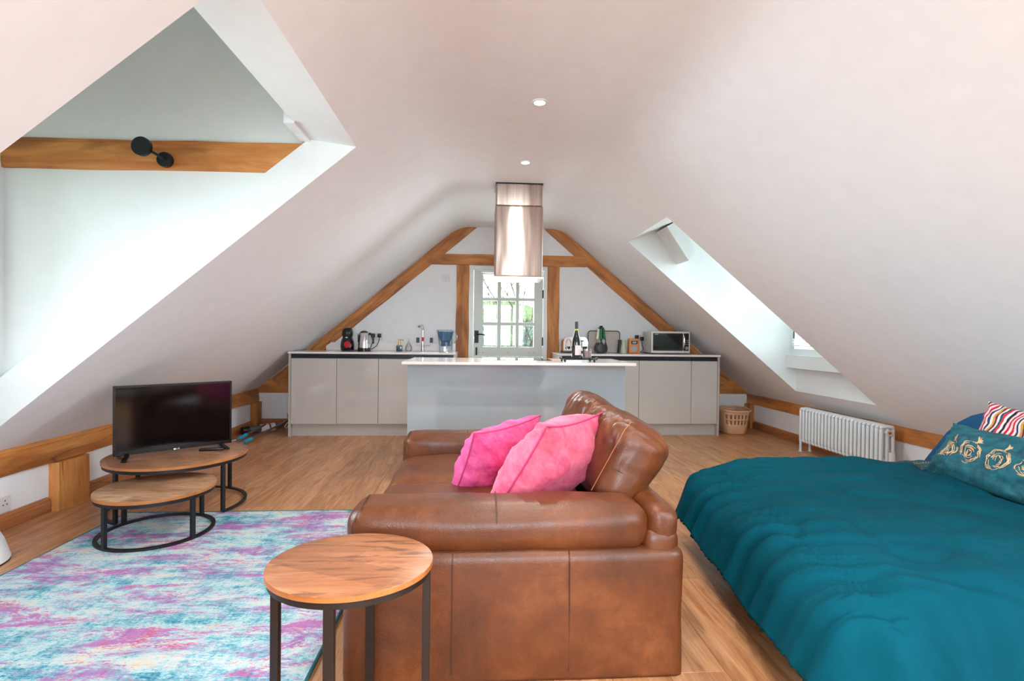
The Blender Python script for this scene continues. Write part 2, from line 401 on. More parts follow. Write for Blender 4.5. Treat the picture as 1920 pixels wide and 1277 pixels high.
def softbox(size, r, bulge=(0, 0, 0), n=14, fn=None):
    """a stuffed cushion: box with rounded edges radius r, faces bulging, centred at origin; fn(co, nrm)->offset"""
    bm = B(); bmesh.ops.create_cube(bm, size=2)
    bmesh.ops.subdivide_edges(bm, edges=bm.edges, cuts=n, use_grid_fill=True)
    hx, hy, hz = (s/2 for s in size)
    for v in bm.verts:
        c = v.co.copy()
        # denser towards the edges
        q = Vector((sin(x*pi/2) for x in c))
        p = Vector((q.x*hx, q.y*hy, q.z*hz))
        inner = Vector((max(-h+r, min(h-r, x)) for x, h in zip(p, (hx, hy, hz))))
        d = p-inner
        if d.length > 1e-9: p = inner + d.normalized()*r*min(1, max(abs(d.x), abs(d.y), abs(d.z))/r) if False else inner + d.normalized()*r
        f = [(1-(p[i]/h)**2) if abs(p[i]) < h else 0 for i, h in enumerate((hx, hy, hz))]
        p.x += bulge[0]*f[1]*f[2]*(q.x); p.y += bulge[1]*f[0]*f[2]*(q.y); p.z += bulge[2]*f[0]*f[1]*(q.z)
        v.co = p
    bm.normal_update()
    if fn:
        offs = [(v, fn(v.co, v.normal)) for v in bm.verts]
        for v, o in offs: v.co += o
    return bm
def pillow_pt(u, v, side, w, h, t, seed=0, wr=.012):
    k = 1-.10*(abs(u)**3*0+abs(v)**2*(1-abs(u)**6))*0
    x = u*w/2*(1-.10*(1-abs(v)**2.2)*abs(u)**3); y = v*h/2*(1-.10*(1-abs(u)**2.2)*abs(v)**3)
    f = max(0, (1-abs(u)**2.6))**.62*max(0, (1-abs(v)**2.6))**.62
    z = side*t/2*f
    q = Vector((u*2.2+seed, v*2.2, side*3+seed))
    z += wr*noise.noise(q*1.3)*f**.5*2 + wr*.8*noise.noise(q*3.1)*f**.5
    # radiating creases from the corners
    ang = atan2(abs(v), abs(u)+1e-6); cr = (abs(u)*abs(v))**1.5
    z += side*wr*1.6*cr*sin(ang*26+seed)*(f**.3)
    return Vector((x, y, z))
def pillow(w, h, t, n=36, seed=0, wr=.012):
    bm = B(); g = {}
    us = [sin(pi/2*(-1+2*i/n)) for i in range(n+1)]
    for s in (1, -1):
        for i, u in enumerate(us):
            for j, v in enumerate(us):
                edge = i in (0, n) or j in (0, n)
                if edge and s == -1: g[s, i, j] = g[1, i, j]; continue
                p = pillow_pt(u, v, s, w, h, t, seed, wr)
                if edge: p.z = 0
                g[s, i, j] = bm.verts.new(p)
        for i in range(n):
            for j in range(n):
                q = (g[s, i, j], g[s, i+1, j], g[s, i+1, j+1], g[s, i, j+1])
                bm.faces.new(q if s == 1 else q[::-1])
    return bm
def pillow_border(w, h, m=24):
    pts = []
    for side in range(4):
        for i in range(m):
            a = -1+2*i/m
            u, v = ((a, -1), (1, a), (-a, 1), (-1, -a))[side]
            p = pillow_pt(u, v, 1, w, h, .01, 0, 0); p.z = 0; pts.append(p)
    return pts
def frame_from(xa, ya, o):
    """matrix with local x,y axes along xa, ya (orthonormalised) at o"""
    x = Vector(xa).normalized(); y = Vector(ya); y = (y-x*y.dot(x)).normalized(); z = x.cross(y)
    return Matrix(((x.x, y.x, z.x, o[0]), (x.y, y.y, z.y, o[1]), (x.z, y.z, z.z, o[2]), (0, 0, 0, 1)))
def text(name, s, size, m, parent, mtx, ext=.0004):
    cu = bpy.data.curves.new(name, 'FONT'); cu.body = s; cu.size = size; cu.extrude = ext; cu.align_x = 'CENTER'; cu.align_y = 'CENTER'; cu.resolution_u = 2
    to = bpy.data.objects.new('tmp', cu); C.objects.link(to); bpy.context.view_layer.update()
    me = bpy.data.meshes.new_from_object(to); bpy.data.objects.remove(to); bpy.data.curves.remove(cu)
    me.transform(mtx); bm = B(); bm.from_mesh(me); bpy.data.meshes.remove(me)
    return link(name, bm, m, parent, world=(parent is not None and ORG.get(parent.name) is not None))
def facing_camera_mtx(x, y, z):      # text plane facing -Y
    return Matrix.Translation((x, y, z)) @ Matrix.Rotation(pi/2, 4, 'X')

# ------------------------------------------------------------------ room numbers
XL, XR = -2.572, 3.352
SLP, BL = .8344, 2.6063          # left slope z = SLP*x + BL
SRP, BR = -.8428, 3.2374         # right slope z = SRP*x + BR
YB, YR = 6.26, -2.3              # gable wall, rear wall
ZC = 2.40
zl = lambda x: SLP*x+BL
zr = lambda x: SRP*x+BR

# ------------------------------------------------------------------ floor of real planks
sub = struct('floor', bx((XL-.1, YR, -.06), (XR+.1, YB+.3, -.014)), 'dark_wood')
PW, PL = .192, 1.285
plank_me = {}
bmk = bx((-PW/2+.0006, -PL/2+.0006, -.0135), (PW/2-.0006, PL/2-.0006, 0), .0012, 1)
mek = bpy.data.meshes.new('plank'); bmk.to_mesh(mek); bmk.free(); mek.materials.append(M['plank'])
x = XL-.06; row = 0; npl = 0
while x < XR+.1:
    off = [0, .43, .86, .21, .65][row % 5]
    y = -1.35-off
    while y < YB+.1:
        yc = y+PL/2
        if yc-PL/2 > YB-.05: break
        o = bpy.data.objects.new('plank', mek); C.objects.link(o); o.parent = sub
        o.location = (x+PW/2, yc, 0); npl += 1
        y += PL
    x += PW; row += 1

# ------------------------------------------------------------------ ceilings with openings
def poly_struct(name, quads, m='wall', kind_smooth=False):
    bm = B()
    for q in quads: bm.faces.new([bm.verts.new(p) for p in q])
    bmesh.ops.remove_doubles(bm, verts=bm.verts, dist=1e-5)
    return struct(name, bm, m, smooth=kind_smooth)
# centre strip: flat ceiling rounded into both slopes
def arc_profile():
    xl, xr = (ZC-BL)/SLP, (ZC-BR)/SRP; tl = .17; out = []
    for (xc, slope, sgn) in ((xl, SLP, -1), (xr, SRP, 1)):
        d = Vector((sgn, slope*sgn)).normalized()      # down-slope direction
        p0 = Vector((xc, ZC)) + d*tl; p2 = Vector((xc, ZC)) + Vector((-sgn, 0))*tl; p1 = Vector((xc, ZC))
        seg = [p0*(1-t)**2+p1*2*t*(1-t)+p2*t*t for t in [i/12 for i in range(13)]]
        out.append(seg if sgn == -1 else seg[::-1])
    return out[0]+out[1]
AP = arc_profile()
bm = B(); ra = []; YE = YB+.02
for yy in (YR, YE): ra.append([bm.verts.new((p.x, yy, p.y)) for p in AP])
for i in range(len(AP)-1): bm.faces.new((ra[0][i], ra[1][i], ra[1][i+1], ra[0][i+1]))
struct('ceiling', bm, 'wall', smooth=True)
ax0, ax1 = AP[0].x, AP[-1].x
DY0, DY1, DXT, DXB = 1.437, 2.735, -.643, -2.45      # dormer opening in the left slope
SY0, SY1, SXT, SXB = 3.905, 4.95, 1.437, 3.155       # roof window opening in the right slope
RY0, RY1 = -1.3, .2                                   # a second roof window behind the camera
def slope_faces(f, xa, xb, holes):
    """slope split around rectangular holes (x0,x1,y0,y1)"""
    xs = sorted({xa, xb, *[h[0] for h in holes], *[h[1] for h in holes]}); ys = sorted({YR, YE, *[h[2] for h in holes], *[h[3] for h in holes]})
    q = []
    for a, b in zip(xs, xs[1:]):
        for c, d in zip(ys, ys[1:]):
            if any(h[0]-1e-6 <= a and b <= h[1]+1e-6 and h[2]-1e-6 <= c and d <= h[3]+1e-6 for h in holes): continue
            q.append([(a, c, f(a)), (b, c, f(b)), (b, d, f(b)), (a, d, f(a))])
    return q
poly_struct('ceiling', slope_faces(zl, XL-.12, ax0, [(DXB, DXT, DY0, DY1)]))
poly_struct('ceiling', slope_faces(zr, ax1, XR+.12, [(SXT, SXB, SY0, SY1), (SXT, 2.6, RY0, RY1)]))
# left dormer: reveals, cheeks, ceiling, window wall
IX = -.885; WX = -2.40
sv = .245
q = []
q.append([(DXT, DY0, zl(DXT)), (DXT, DY1, zl(DXT)), (IX, DY1, 2.10), (IX, DY0, 2.10)])              # soffit
for yy in (DY1, DY0):
    q.append([(DXT, yy, zl(DXT)), (IX, yy, 2.10), (WX, yy, zl(WX)+sv), (WX, yy, zl(WX)), (DXB, yy, zl(DXB))] if False else
             [(DXT, yy, zl(DXT)), (IX, yy, 2.10), (DXB, yy, zl(DXB)+sv), (DXB, yy, zl(DXB))])
q.append([(DXB, DY0, zl(DXB)), (DXB, DY1, zl(DXB)), (DXB, DY1, .8), (DXB, DY0, .8)])
poly_struct('trim_1', q, 'wall_dormer')
CY0, CY1, CZ = 1.30, 2.775, 3.05
bm = B()
def quad(bm, *ps): bm.faces.new([bm.verts.new(p) for p in ps])
for yy in (CY0, CY1): quad(bm, (DXB-.05, yy, zl(DXB-.05)+.10), (IX+.06, yy, zl(IX+.06)+.10), (IX+.06, yy, CZ), (DXB-.05, yy, CZ))
quad(bm, (IX+.001, CY0, 2.10), (IX+.001, CY1, 2.10), (IX+.001, CY1, CZ), (IX+.001, CY0, CZ))
quad(bm, (DXB-.05, CY0, CZ), (IX+.06, CY0, CZ), (IX+.06, CY1, CZ), (DXB-.05, CY1, CZ))
struct('wall_left', bm, 'wall_dormer')
# backs of the reveal edges so that no gap shows between reveal and cheek
poly_struct('trim_2', [[(IX, DY1, 2.10), (DXB, DY1, zl(DXB)+sv), (DXB, CY1, zl(DXB)+sv), (IX, CY1, 2.10)],
                       [(IX, DY0, 2.10), (DXB, DY0, zl(DXB)+sv), (DXB, CY0, zl(DXB)+sv), (IX, CY0, 2.10)]], 'wall_dormer')
struct('trim_3', bx((-.925, 2.50, 2.088), (-.875, DY1, 2.150)), 'white_paint')
# dormer window wall with a real casement window
bm = B(); WY0, WY1, WZ0, WZ1 = 1.46, 2.66, .86, 2.0
box(bm, (-2.50, CY0, .66), (WX, CY1, WZ0)); box(bm, (-2.50, CY0, WZ1), (WX, CY1, CZ))
box(bm, (-2.50, CY0, WZ0), (WX, WY0, WZ1)); box(bm, (-2.50, WY1, WZ0), (WX, CY1, WZ1))
struct('wall_left', bm, 'wall_dormer')
def casement(name, x, y0, y1, z0, z1, th=.05):
    bm = B(); f = .055
    box(bm, (x, y0, z0), (x+th, y1, z0+f)); box(bm, (x, y0, z1-f), (x+th, y1, z1)); 
    for k in range(3):
        yy = y0+(y1-y0-f)*k/2; box(bm, (x, yy, z0), (x+th, yy+f, z1))
    o = struct(name, bm, 'white_paint')
    link('pane', bx((x+th*.4, y0+f, z0+f), (x+th*.5, (y0+y1)/2, z1-f)), 'pane', o)
    link('pane', bx((x+th*.4, (y0+y1)/2+.02, z0+f), (x+th*.5, y1-f, z1-f)), 'pane', o)
    return o
casement('window_1', -2.48, WY0, WY1, WZ0, WZ1)
# right roof window: reveals, ledge, frame, glass, venetian blind
def roof_window(n, y0, y1, xt, xb, off, blind):
    g = lambda x: zr(x)+off
    zt, zb = zr(xt), zr(xb)
    xtt = xt+.30; ztt = zt+.16
    q = [[(xt, y0, zt), (xt, y1, zt), (xtt, y1, ztt), (xtt, y0, ztt)]]
    for yy in (y0, y1): q.append([(xt, yy, zt), (xtt, yy, ztt), (xtt, yy, g(xtt)+.05), (xb+.06, yy, g(xb)+.05), (xb+.0, yy, zb)])
    q.append([(xb, y0, zb), (xb, y1, zb), (xb+.03, y1, .81), (xb+.03, y0, .81)])
    q.append([(xtt, y0, ztt), (xtt, y1, ztt), (xtt, y1, g(xtt)+.05), (xtt, y0, g(xtt)+.05)])
    poly_struct('trim_%d' % (3+n), q, 'white_paint')
    o = struct('window_%d' % n, prism(B(), [(xb-.11, .81), (xb+.15, .81), (xb+.15, .93), (xb-.11, .945)], 'Y', y0+.001, y1-.001), 'white_paint')
    # frame rails
    bm = B(); d = Vector((1, 0, SRP)).normalized(); nn = Vector((-SRP, 0, 1)).normalized()
    A = Vector((xtt, 0, g(xtt))); E_ = Vector((xb+.02, 0, g(xb+.02))); L = (E_-A).length
    def sl(u0, u1, v0, v1, ya, yb):
        ps = [A+d*u0+nn*v0, A+d*u1+nn*v0, A+d*u1+nn*v1, A+d*u0+nn*v1]
        prism(bm, [(p.x, p.z) for p in ps], 'Y', ya, yb)
    sl(0, L, -.03, .03, y0, y0+.06); sl(0, L, -.03, .03, y1-.06, y1); sl(L-.07, L, -.035, .03, y0, y1); sl(0, .07, -.03, .03, y0, y1)
    link('window_frame', bm, 'white_paint', o)
    bm = B(); sl(.07, L-.07, -.004, .004, y0+.06, y1-.06); link('pane', bm, 'pane', o)
    if blind:
        bl = None
        for k in range(12):
            c = A+d*(L-.10-.032*k)-nn*.05
            b2 = B(); ps = [c, c+d*.026+nn*.004, c+d*.026+nn*.0065, c+nn*.0025]
            prism(b2, [(p.x, p.z) for p in ps], 'Y', y0+.07, y1-.07); link('slat', b2, 'white_paint', o)
        for yy in (y1-.10, y1-.35):
            c = A+d*(L-.30)-nn*.06; link('window_handle', box(B(), (c.x-.012, yy-.006, c.z-.03), (c.x+.012, yy+.006, c.z+.03), .004), 'grey_plastic', o)
    return o
WN = 3.05
q = [[(SXT, SY0, zr(SXT)), (SXT, SY1, zr(SXT)), (1.84, SY1, 2.19), (1.84, SY0, 2.19)], [(1.84, SY0, 2.19), (1.84, SY1, 2.19), (1.84, SY1, 2.3), (1.84, SY0, 2.3)],
     [(1.84, SY0, 2.3), (1.84, SY1, 2.3), (WN+.1, SY1, 2.3), (WN+.1, SY0, 2.3)], [(SXB, SY0, zr(SXB)), (SXB, SY1, zr(SXB)), (SXB+.008, SY1, .812), (SXB+.008, SY0, .812)]]
for yy in (SY0, SY1): q.append([(SXT, yy, zr(SXT)), (1.84, yy, 2.19), (1.84, yy, 2.3), (WN+.1, yy, 2.3), (WN+.1, yy, .9), (SXB+.008, yy, .812), (SXB, yy, zr(SXB))])
poly_struct('trim_5', q, 'white_paint')
win = struct('window_2', bx((WN, SY0+.001, .812), (WN+.16, SY1-.001, .94), .003), 'white_paint')
bm = B(); f = .05
box(bm, (WN+.045, SY0, .94), (WN+.10, SY1, 1.0)); box(bm, (WN+.045, SY0, 2.22), (WN+.10, SY1, 2.3))
for yy in (SY0, (SY0+SY1)/2-.03, SY1-.06): box(bm, (WN+.045, yy, 1.0), (WN+.10, yy+.06, 2.22))
link('window_frame', bm, 'white_paint', win)
for a, b in ((SY0+.06, (SY0+SY1)/2-.03), ((SY0+SY1)/2+.03, SY1-.06)): link('pane', bx((WN+.07, a, 1.0), (WN+.075, b, 2.22)), 'pane', win)
for k in range(16): link('slat', box(B(), (-.012, SY0+.03, -.001), (.012, SY1-.03, .001), 0, 1, Matrix.Translation((WN+.02, 0, 1.03+.034*k)) @ Matrix.Rotation(.35, 4, 'Y')), 'white_paint', win)
for yy in (SY1-.12, SY1-.52): link('window_handle', bx((WN+.0, yy, 1.10), (WN+.012, yy+.014, 1.17), .002), 'grey_plastic', win)
struct('trim_6', prism(B(), [(1.715, 2.12), (1.838, 2.185), (1.99, 1.89), (1.925, 1.81)], 'Y', 4.66, SY1-.003), 'white_paint')
# second roof window behind the camera (source of the light on the sofa)
roof_window(4, RY0, RY1, SXT, 2.6, .36, False)

# knee walls
struct('wall_left', bx((XL-.10, YR, 0), (XL-.03, YB, .43)), 'wall')
struct('wall_right', bx((XR+.01, YR, 0), (XR+.10, YB, .42)), 'wall')
# gable wall with door opening (between the posts)
DXa, DXb, DZT = -.122, .83, 1.945
bm = B()
prism(bm, [(XL-.03, 0), (DXa, 0), (DXa, DZT), (DXb, DZT), (DXb, 0), (XR+.03, 0), (XR+.03, zr(XR)), *[(p.x, p.y+.01) for p in AP[::-1]], (XL-.03, zl(XL))], 'Y', YB, YB+.16)
struct('wall_back', bm, 'wall')
# rear gable with large window
bm = B(); RX0, RX1, RZ0, RZ1 = -.75, 1.40, .75, 2.05
box(bm, (XL-.05, YR-.15, 0), (XR+.05, YR, RZ0)); box(bm, (XL-.05, YR-.15, RZ1), (XR+.05, YR, 2.6))
box(bm, (XL-.05, YR-.15, RZ0), (RX0, YR, RZ1)); box(bm, (RX1, YR-.15, RZ0), (XR+.05, YR, RZ1))
struct('wall_rear', bm, 'wall')
bm = B()
for k in range(6):
    xx = RX0+(RX1-RX0-.06)*k/5; box(bm, (xx, YR-.10, RZ0), (xx+.06, YR-.04, RZ1))
for zz in (RZ0, RZ1-.06): box(bm, (RX0, YR-.10, zz), (RX1, YR-.04, zz+.06))
w3 = struct('window_3', bm, 'white_paint')
for k in range(5):
    xx = RX0+(RX1-RX0-.06)*k/5; link('pane', bx((xx+.06, YR-.08, RZ0+.06), (xx+(RX1-RX0-.06)/5, YR-.075, RZ1-.06)), 'pane', w3)
# upper gable triangle backing outside (roof skin so that daylight comes only through windows)
def skin(a, b, holes, f, off=.5): pass

# ------------------------------------------------------------------ timber frame
def beam(name, label, p0, p1, wdt, hgt, side, seed=0, cat='beam', wob=.004, mat='oakX', cutz=None, group=None):
    """timber from p0 to p1; local x along, local y = wdt towards 'side' vector, local z = hgt"""
    p0, p1, side = Vector(p0), Vector(p1), Vector(side)
    xa = (p1-p0).normalized(); ya = (side-xa*side.dot(xa)).normalized(); za = xa.cross(ya); L = (p1-p0).length
    bm = B(); n = max(4, int(L/.07)); rings = []
    prof = [(-1, -1), (-.5, -1), (0, -1), (.5, -1), (1, -1), (1, -.5), (1, 0), (1, .5), (1, 1), (.5, 1), (0, 1), (-.5, 1), (-1, 1), (-1, .5), (-1, 0), (-1, -.5)]
    for i in range(n+1):
        xx = L*i/n; r = []
        for a, b in prof:
            k = .93 if abs(a) == 1 and abs(b) == 1 else 1
            q = Vector((xx*2.5+seed*7, a*3, b*3))
            dy = wob*noise.noise(q)*2; dz = wob*noise.noise(q+Vector((9, 3, 1)))*2
            r.append(bm.verts.new((xx, a*k*wdt/2+dy, b*k*hgt/2+dz)))
        rings.append(r)
    for A, D in zip(rings, rings[1:]):
        for k in range(16): bm.faces.new((A[k], D[k], D[(k+1) % 16], A[(k+1) % 16]))
    bm.faces.new(rings[0]); bm.faces.new(rings[-1][::-1])
    bmesh.ops.recalc_face_normals(bm, faces=bm.faces)
    mw = Matrix(((xa.x, ya.x, za.x, p0.x), (xa.y, ya.y, za.y, p0.y), (xa.z, ya.z, za.z, p0.z), (0, 0, 0, 1)))
    if cutz is not None:      # cut level under the ceiling
        inv = mw.inverted(); co = inv @ Vector((0, 0, cutz)); no = (inv.to_3x3() @ Vector((0, 0, 1))).normalized()
        co = inv @ Vector((p1.x, p1.y, cutz))
        g = bm.verts[:]+bm.edges[:]+bm.faces[:]
        r = bmesh.ops.bisect_plane(bm, geom=g, plane_co=co, plane_no=no, clear_outer=True)
        es = [e for e in r['geom_cut'] if isinstance(e, bmesh.types.BMEdge)]
        bmesh.ops.contextual_create(bm, geom=es)
    o = link(name, bm, mat, None, True); o.matrix_world = mw
    return tag(o, label, cat, group)
TH = .07   # how far timbers stand behind/proud
yf = YB-.022
def yb(p): return (p[0], yf+TH/2, p[1])
rv = .137/2
def rafter(label, xa, xb, f, sgn, seed):
    nrm = Vector((-(SLP if sgn < 0 else SRP), 1)).normalized()
    a = Vector((xa, f(xa)))-nrm*(rv+.004); b = Vector((xb, f(xb)))-nrm*(rv+.004)
    return beam('roof_rafter', label, yb(a), yb(b), TH, rv*2, (0, 1, 0), seed, cutz=ZC-.004)
rafter('sloping oak rafter rising from the left counter to the ceiling, left of the hood', XL+.14, -.02, zl, -1, 3)
rafter('sloping oak rafter rising behind the microwave to the ceiling, right of the hood', XR-.14, .75, zr, 1, 5)
beam('tie_beam', 'horizontal oak tie beam across the gable above the white half-glazed door', yb((-.62, 2.010)), yb((1.30, 2.010)), TH+.004, .132, (0, 1, 0), 6)
beam('door_post', 'upright oak post on the left side of the white half-glazed door', yb((-.199, .0)), yb((-.199, 1.944)), TH, .152, (0, 1, 0), 7, 'post')
beam('door_post', 'upright oak post on the right side of the white half-glazed door', yb((.902, .0)), yb((.902, 1.944)), TH, .146, (0, 1, 0), 8, 'post')
beam('wall_plate', 'short oak timber across the gable wall left of the kitchen units', yb((XL, .485)), yb((-1.9, .485)), TH, .17, (0, 1, 0), 9)
beam('wall_plate', 'short oak timber across the gable wall above the laundry basket', yb((2.6, .485)), yb((XR, .485)), TH, .17, (0, 1, 0), 10)
beam('wall_plate', 'long oak wall plate along the left wall behind the television', (XL-.045, -1.6, .372), (XL-.045, YB, .372), .09, .153, (1, 0, 0), 11, wob=.005)
beam('wall_plate', 'long oak wall plate along the right wall behind the white radiator', (XR+.045, -1.6, .364), (XR+.045, YB, .364), .09, .155, (1, 0, 0), 12, wob=.006)
beam('wall_post', 'short wide oak post under the left wall plate beside the coffee tables', (XL-.03, 3.44, 0), (XL-.03, 3.44, .296), .12, .262, (1, 0, 0), 13, 'post')
beam('wall_post', 'short dark oak post in the far left corner above the cleaning tools', (XL-.01, 6.17, 0), (XL-.01, 6.17, .297), .10, .15, (1, 0, 0), 14, 'post')
beam('wall_post', 'short oak post in the far right corner behind the laundry basket', (XR+.01, 6.17, 0), (XR+.01, 6.17, .288), .10, .15, (1, 0, 0), 15, 'post')
beam('cheek_beam', 'oak beam across the white dormer cheek at upper left carrying a black wall lamp', (-2.44, CY1+.018, 1.995), (-.895, CY1+.018, 2.012), .07, .157, (0, 1, 0), 16)

# skirting boards (profiled)
def skirt(name, x, y0, y1, s, m='oak_skirt'):
    poly = [(x, 0), (x+s*.022, 0), (x+s*.022, .058), (x+s*.018, .066), (x+s*.018, .074), (x+s*.009, .088), (x, .092)]
    struct(name, prism(B(), poly, 'Y', y0, y1), m)
skirt('baseboard_left', XL-.031, -1.6, 3.30, 1); skirt('baseboard_left', XL-.031, 3.58, YB-.01, 1)
skirt('baseboard_right', XR+.011, -1.6, YB-.01, -1)
poly = [(YB, 0), (YB-.022, 0), (YB-.022, .058), (YB-.018, .074), (YB-.009, .088), (YB, .092)]
struct('baseboard_back', prism(B(), poly, 'X', XL, -2.0), 'oak_skirtX'); struct('baseboard_back', prism(B(), poly, 'X', 2.7, XR), 'oak_skirtX')

# ------------------------------------------------------------------ stable door
bm = B(); yd = YB+.005
box(bm, (DXa, yd, 0), (DXa+.055, yd+.12, DZT)); box(bm, (DXb-.045, yd, 0), (DXb, yd+.12, DZT)); box(bm, (DXa+.056, yd+.001, DZT-.05), (DXb-.046, yd+.119, DZT-.001))
fr = struct('trim_7', bm, 'white_paint')
X0, X1, YD = DXa+.058, DXb-.05, YB+.03
door = struct('door_1', B() if False else bx((X0, YD, .01), (X1, YD+.045, .838), .004), 'door_paint')
bm = B(); GX = [(.047, .222), (.268, .446), (.487, .670)]; GZ = [(.962, 1.222), (1.262, 1.522), (1.56, 1.84)]
box(bm, (X0, YD, .846), (.047, YD+.045, 1.89)); box(bm, (.670, YD, .846), (X1, YD+.045, 1.89))
box(bm, (.047, YD, .846), (.670, YD+.045, .962)); box(bm, (.047, YD, 1.84), (.670, YD+.045, 1.89))
leaf = link('upper_leaf', bm, 'door_paint', door)
for a, b in ((.222, .268), (.446, .487)): link('glazing_bar', bx((a, YD+.004, .962), (b, YD+.04, 1.84), .004), 'door_paint', leaf)
for a, b in ((1.222, 1.262), (1.522, 1.56)):
    for g in GX: link('glazing_bar', bx((g[0], YD+.005, a), (g[1], YD+.039, b), .004), 'door_paint', leaf)
for g in GX:
    for h in GZ: link('pane', bx((g[0], YD+.02, h[0]), (g[1], YD+.024, h[1])), 'pane', leaf)
bm = B(); box(bm, (X0, YD-.004, .843), (X1, YD, .852)); link('weather_strip', bm, 'white_paint', door)
h = link('handle_plate', bx((-.052, YD-.008, 1.008), (-.002, YD, 1.158), .004), 'matte_black', door)
bm = B(); cyl(bm, (-.027, YD-.008, 1.112), (-.027, YD-.045, 1.112), .009); tube(bm, [(-.027, YD-.042, 1.112), (.03, YD-.044, 1.113), (.064, YD-.04, 1.108), (.07, YD-.034, 1.10)], .008)
link('door_handle', bm, 'matte_black', h, True)
link('bolt', bx((-.038, YD-.01, .86), (-.016, YD, .955), .003), 'matte_black', door)
bm = B(); cyl(bm, (-.062, YD-.01, 1.07), (-.062, YD-.03, 1.07), .008); link('bolt', bm, 'alu', door)
for z in (.98, 1.56): link('hinge', bx((X1-.01, YD-.006, z), (X1+.014, YD+.002, z+.10), .002), 'matte_black', door)
bm = B()
for xx in (.0, .05, .36, .61, .675): cyl(bm, (xx, YD+.001, .892), (xx, YD-.003, .892), .005, n=10)
link('screw', bm, 'grey_plastic', door)
bm = B(); cyl(bm, (.02, YD-.03, 1.875), (.70, YD-.03, 1.875), .022); rb = link('roller_blind', bm, 'white_paint', None, True); center(rb)
tag(rb, 'slim white roller blind rolled up at the top of the half-glazed door', 'blind')

# ------------------------------------------------------------------ kitchen run
YC = 5.63
def unit(name_label, x0, x1, side=None, mat='greige'):
    t = thing('kitchen_base_unit', name_label, 'cabinet', ((x0+x1)/2, 5.95, 0))
    bm = B(); box(bm, (x0+.002, YC+.022, .13), (x1-.002, YB-.03, .874)); link('carcass', bm, 'carcass', t)
    link('door', bx((x0+.002, YC, .134), (x1-.002, YC+.02, .834), .0025), mat, t)
    link('handle_channel', bx((x0+.001, YC+.012, .838), (x1-.001, YC+.03, .880)), 'channel', t)
    if side == 'L': link('end_panel', bx((x0-.023, YC-.002, 0), (x0-.001, YB-.03, .884)), 'carcass', t)
    if side == 'R': link('end_panel', bx((x1+.001, YC-.002, 0), (x1+.023, YB-.03, .884)), 'carcass', t)
    return t
unit('gloss greige kitchen unit at the far left end, beside the cleaning tools', -1.990, -1.512, 'L')
unit('gloss greige kitchen unit second from left, under the kettle', -1.512, -1.073)
unit('gloss greige kitchen unit third from left, under the soap dispenser and partly behind the island', -1.073, -.634)
unit('gloss greige kitchen unit left of the door post, mostly hidden by the island', -.634, -.272, 'R')
unit('gloss greige kitchen unit right of the door post, hidden behind the island', .915, 1.20, 'L')
unit('gloss greige kitchen unit under the utensil set, partly hidden by the island top', 1.20, 1.78)
unit('wide gloss greige kitchen unit under the radio and microwave', 1.78, 2.375)
unit('narrow gloss greige kitchen unit at the far right end beside the laundry basket', 2.375, 2.675, 'R')
def run(x0, x1, u0, u1, lp, lw):
    o = center(link('plinth', bx((x0+.002, YC+.05, 0), (x1-.002, YC+.066, .129)), 'carcass')); tag(o, lp, 'plinth')
    t = thing('worktop', lw, 'worktop', ((x0+x1)/2, 5.94, .884))
    link('slab', bx((x0-.028, YC-.015, .885), (x1+.028, YB-.024, .906), .003), 'quartz', t)
    link('upstand', bx((u0, YB-.023, .907), (u1, YB-.003, 1.0), .002), 'quartz', t)
    return t
wl = run(-1.990, -.272, -1.80, -.279, 'greige plinth under the kitchen units left of the door', 'white quartz worktop on the kitchen units left of the door')
wr_ = run(.915, 2.675, .982, 2.54, 'greige plinth under the kitchen units right of the door', 'white quartz worktop on the kitchen units right of the door')
t = thing('sink', 'stainless steel sink bowl sunk in the left white worktop below the tap', 'sink', (-.62, 5.83, .905))
bm = B()
a, b, c, d = -.80, -.42, 5.72, 5.98
for q_ in (((a, c), (b, c+.012)), ((a, d-.012), (b, d)), ((a, c), (a+.012, d)), ((b-.012, c), (b, d))): box(bm, (q_[0][0], q_[0][1], .9062), (q_[1][0], q_[1][1], .9085))
link('rim', bm, 'alu', t); link('bowl', bx((a+.012, c+.012, .9061), (b-.012, d-.012, .9068)), 'alu', t)

# island
t = thing('kitchen_island', 'pale grey gloss kitchen island with white overhanging top in front of the door', 'island', (.32, 4.45, 0))
PX0, PX1 = -.567, 1.208
link('back_panel', bx((PX0, 4.19, 0), (PX1, 4.21, .872), .002), 'greige2', t)
link('end_panel', bx((PX0, 4.211, 0), (PX0+.02, 4.69, .872)), 'greige2', t); link('end_panel', bx((PX1-.02, 4.211, 0), (PX1, 4.69, .872)), 'greige2', t)
for k in range(3):
    xa = PX0+.022+(PX1-PX0-.044)*k/3; link('door', bx((xa+.002, 4.672, .13), (xa+(PX1-PX0-.044)/3-.002, 4.69, .83), .002), 'greige', t)
link('carcass', bx((PX0+.022, 4.213, .02), (PX1-.022, 4.668, .870)), 'carcass', t)
link('worktop', bx((-.579, 3.94, .8735), (1.224, 4.707, .895), .003), 'quartz', t)
hob = center(link('induction_hob', bx((.03, 4.27, .8955), (.61, 4.60, .900), .001), 'gloss_black')); tag(hob, 'flat black glass induction hob set in the island top under the hood', 'hob')

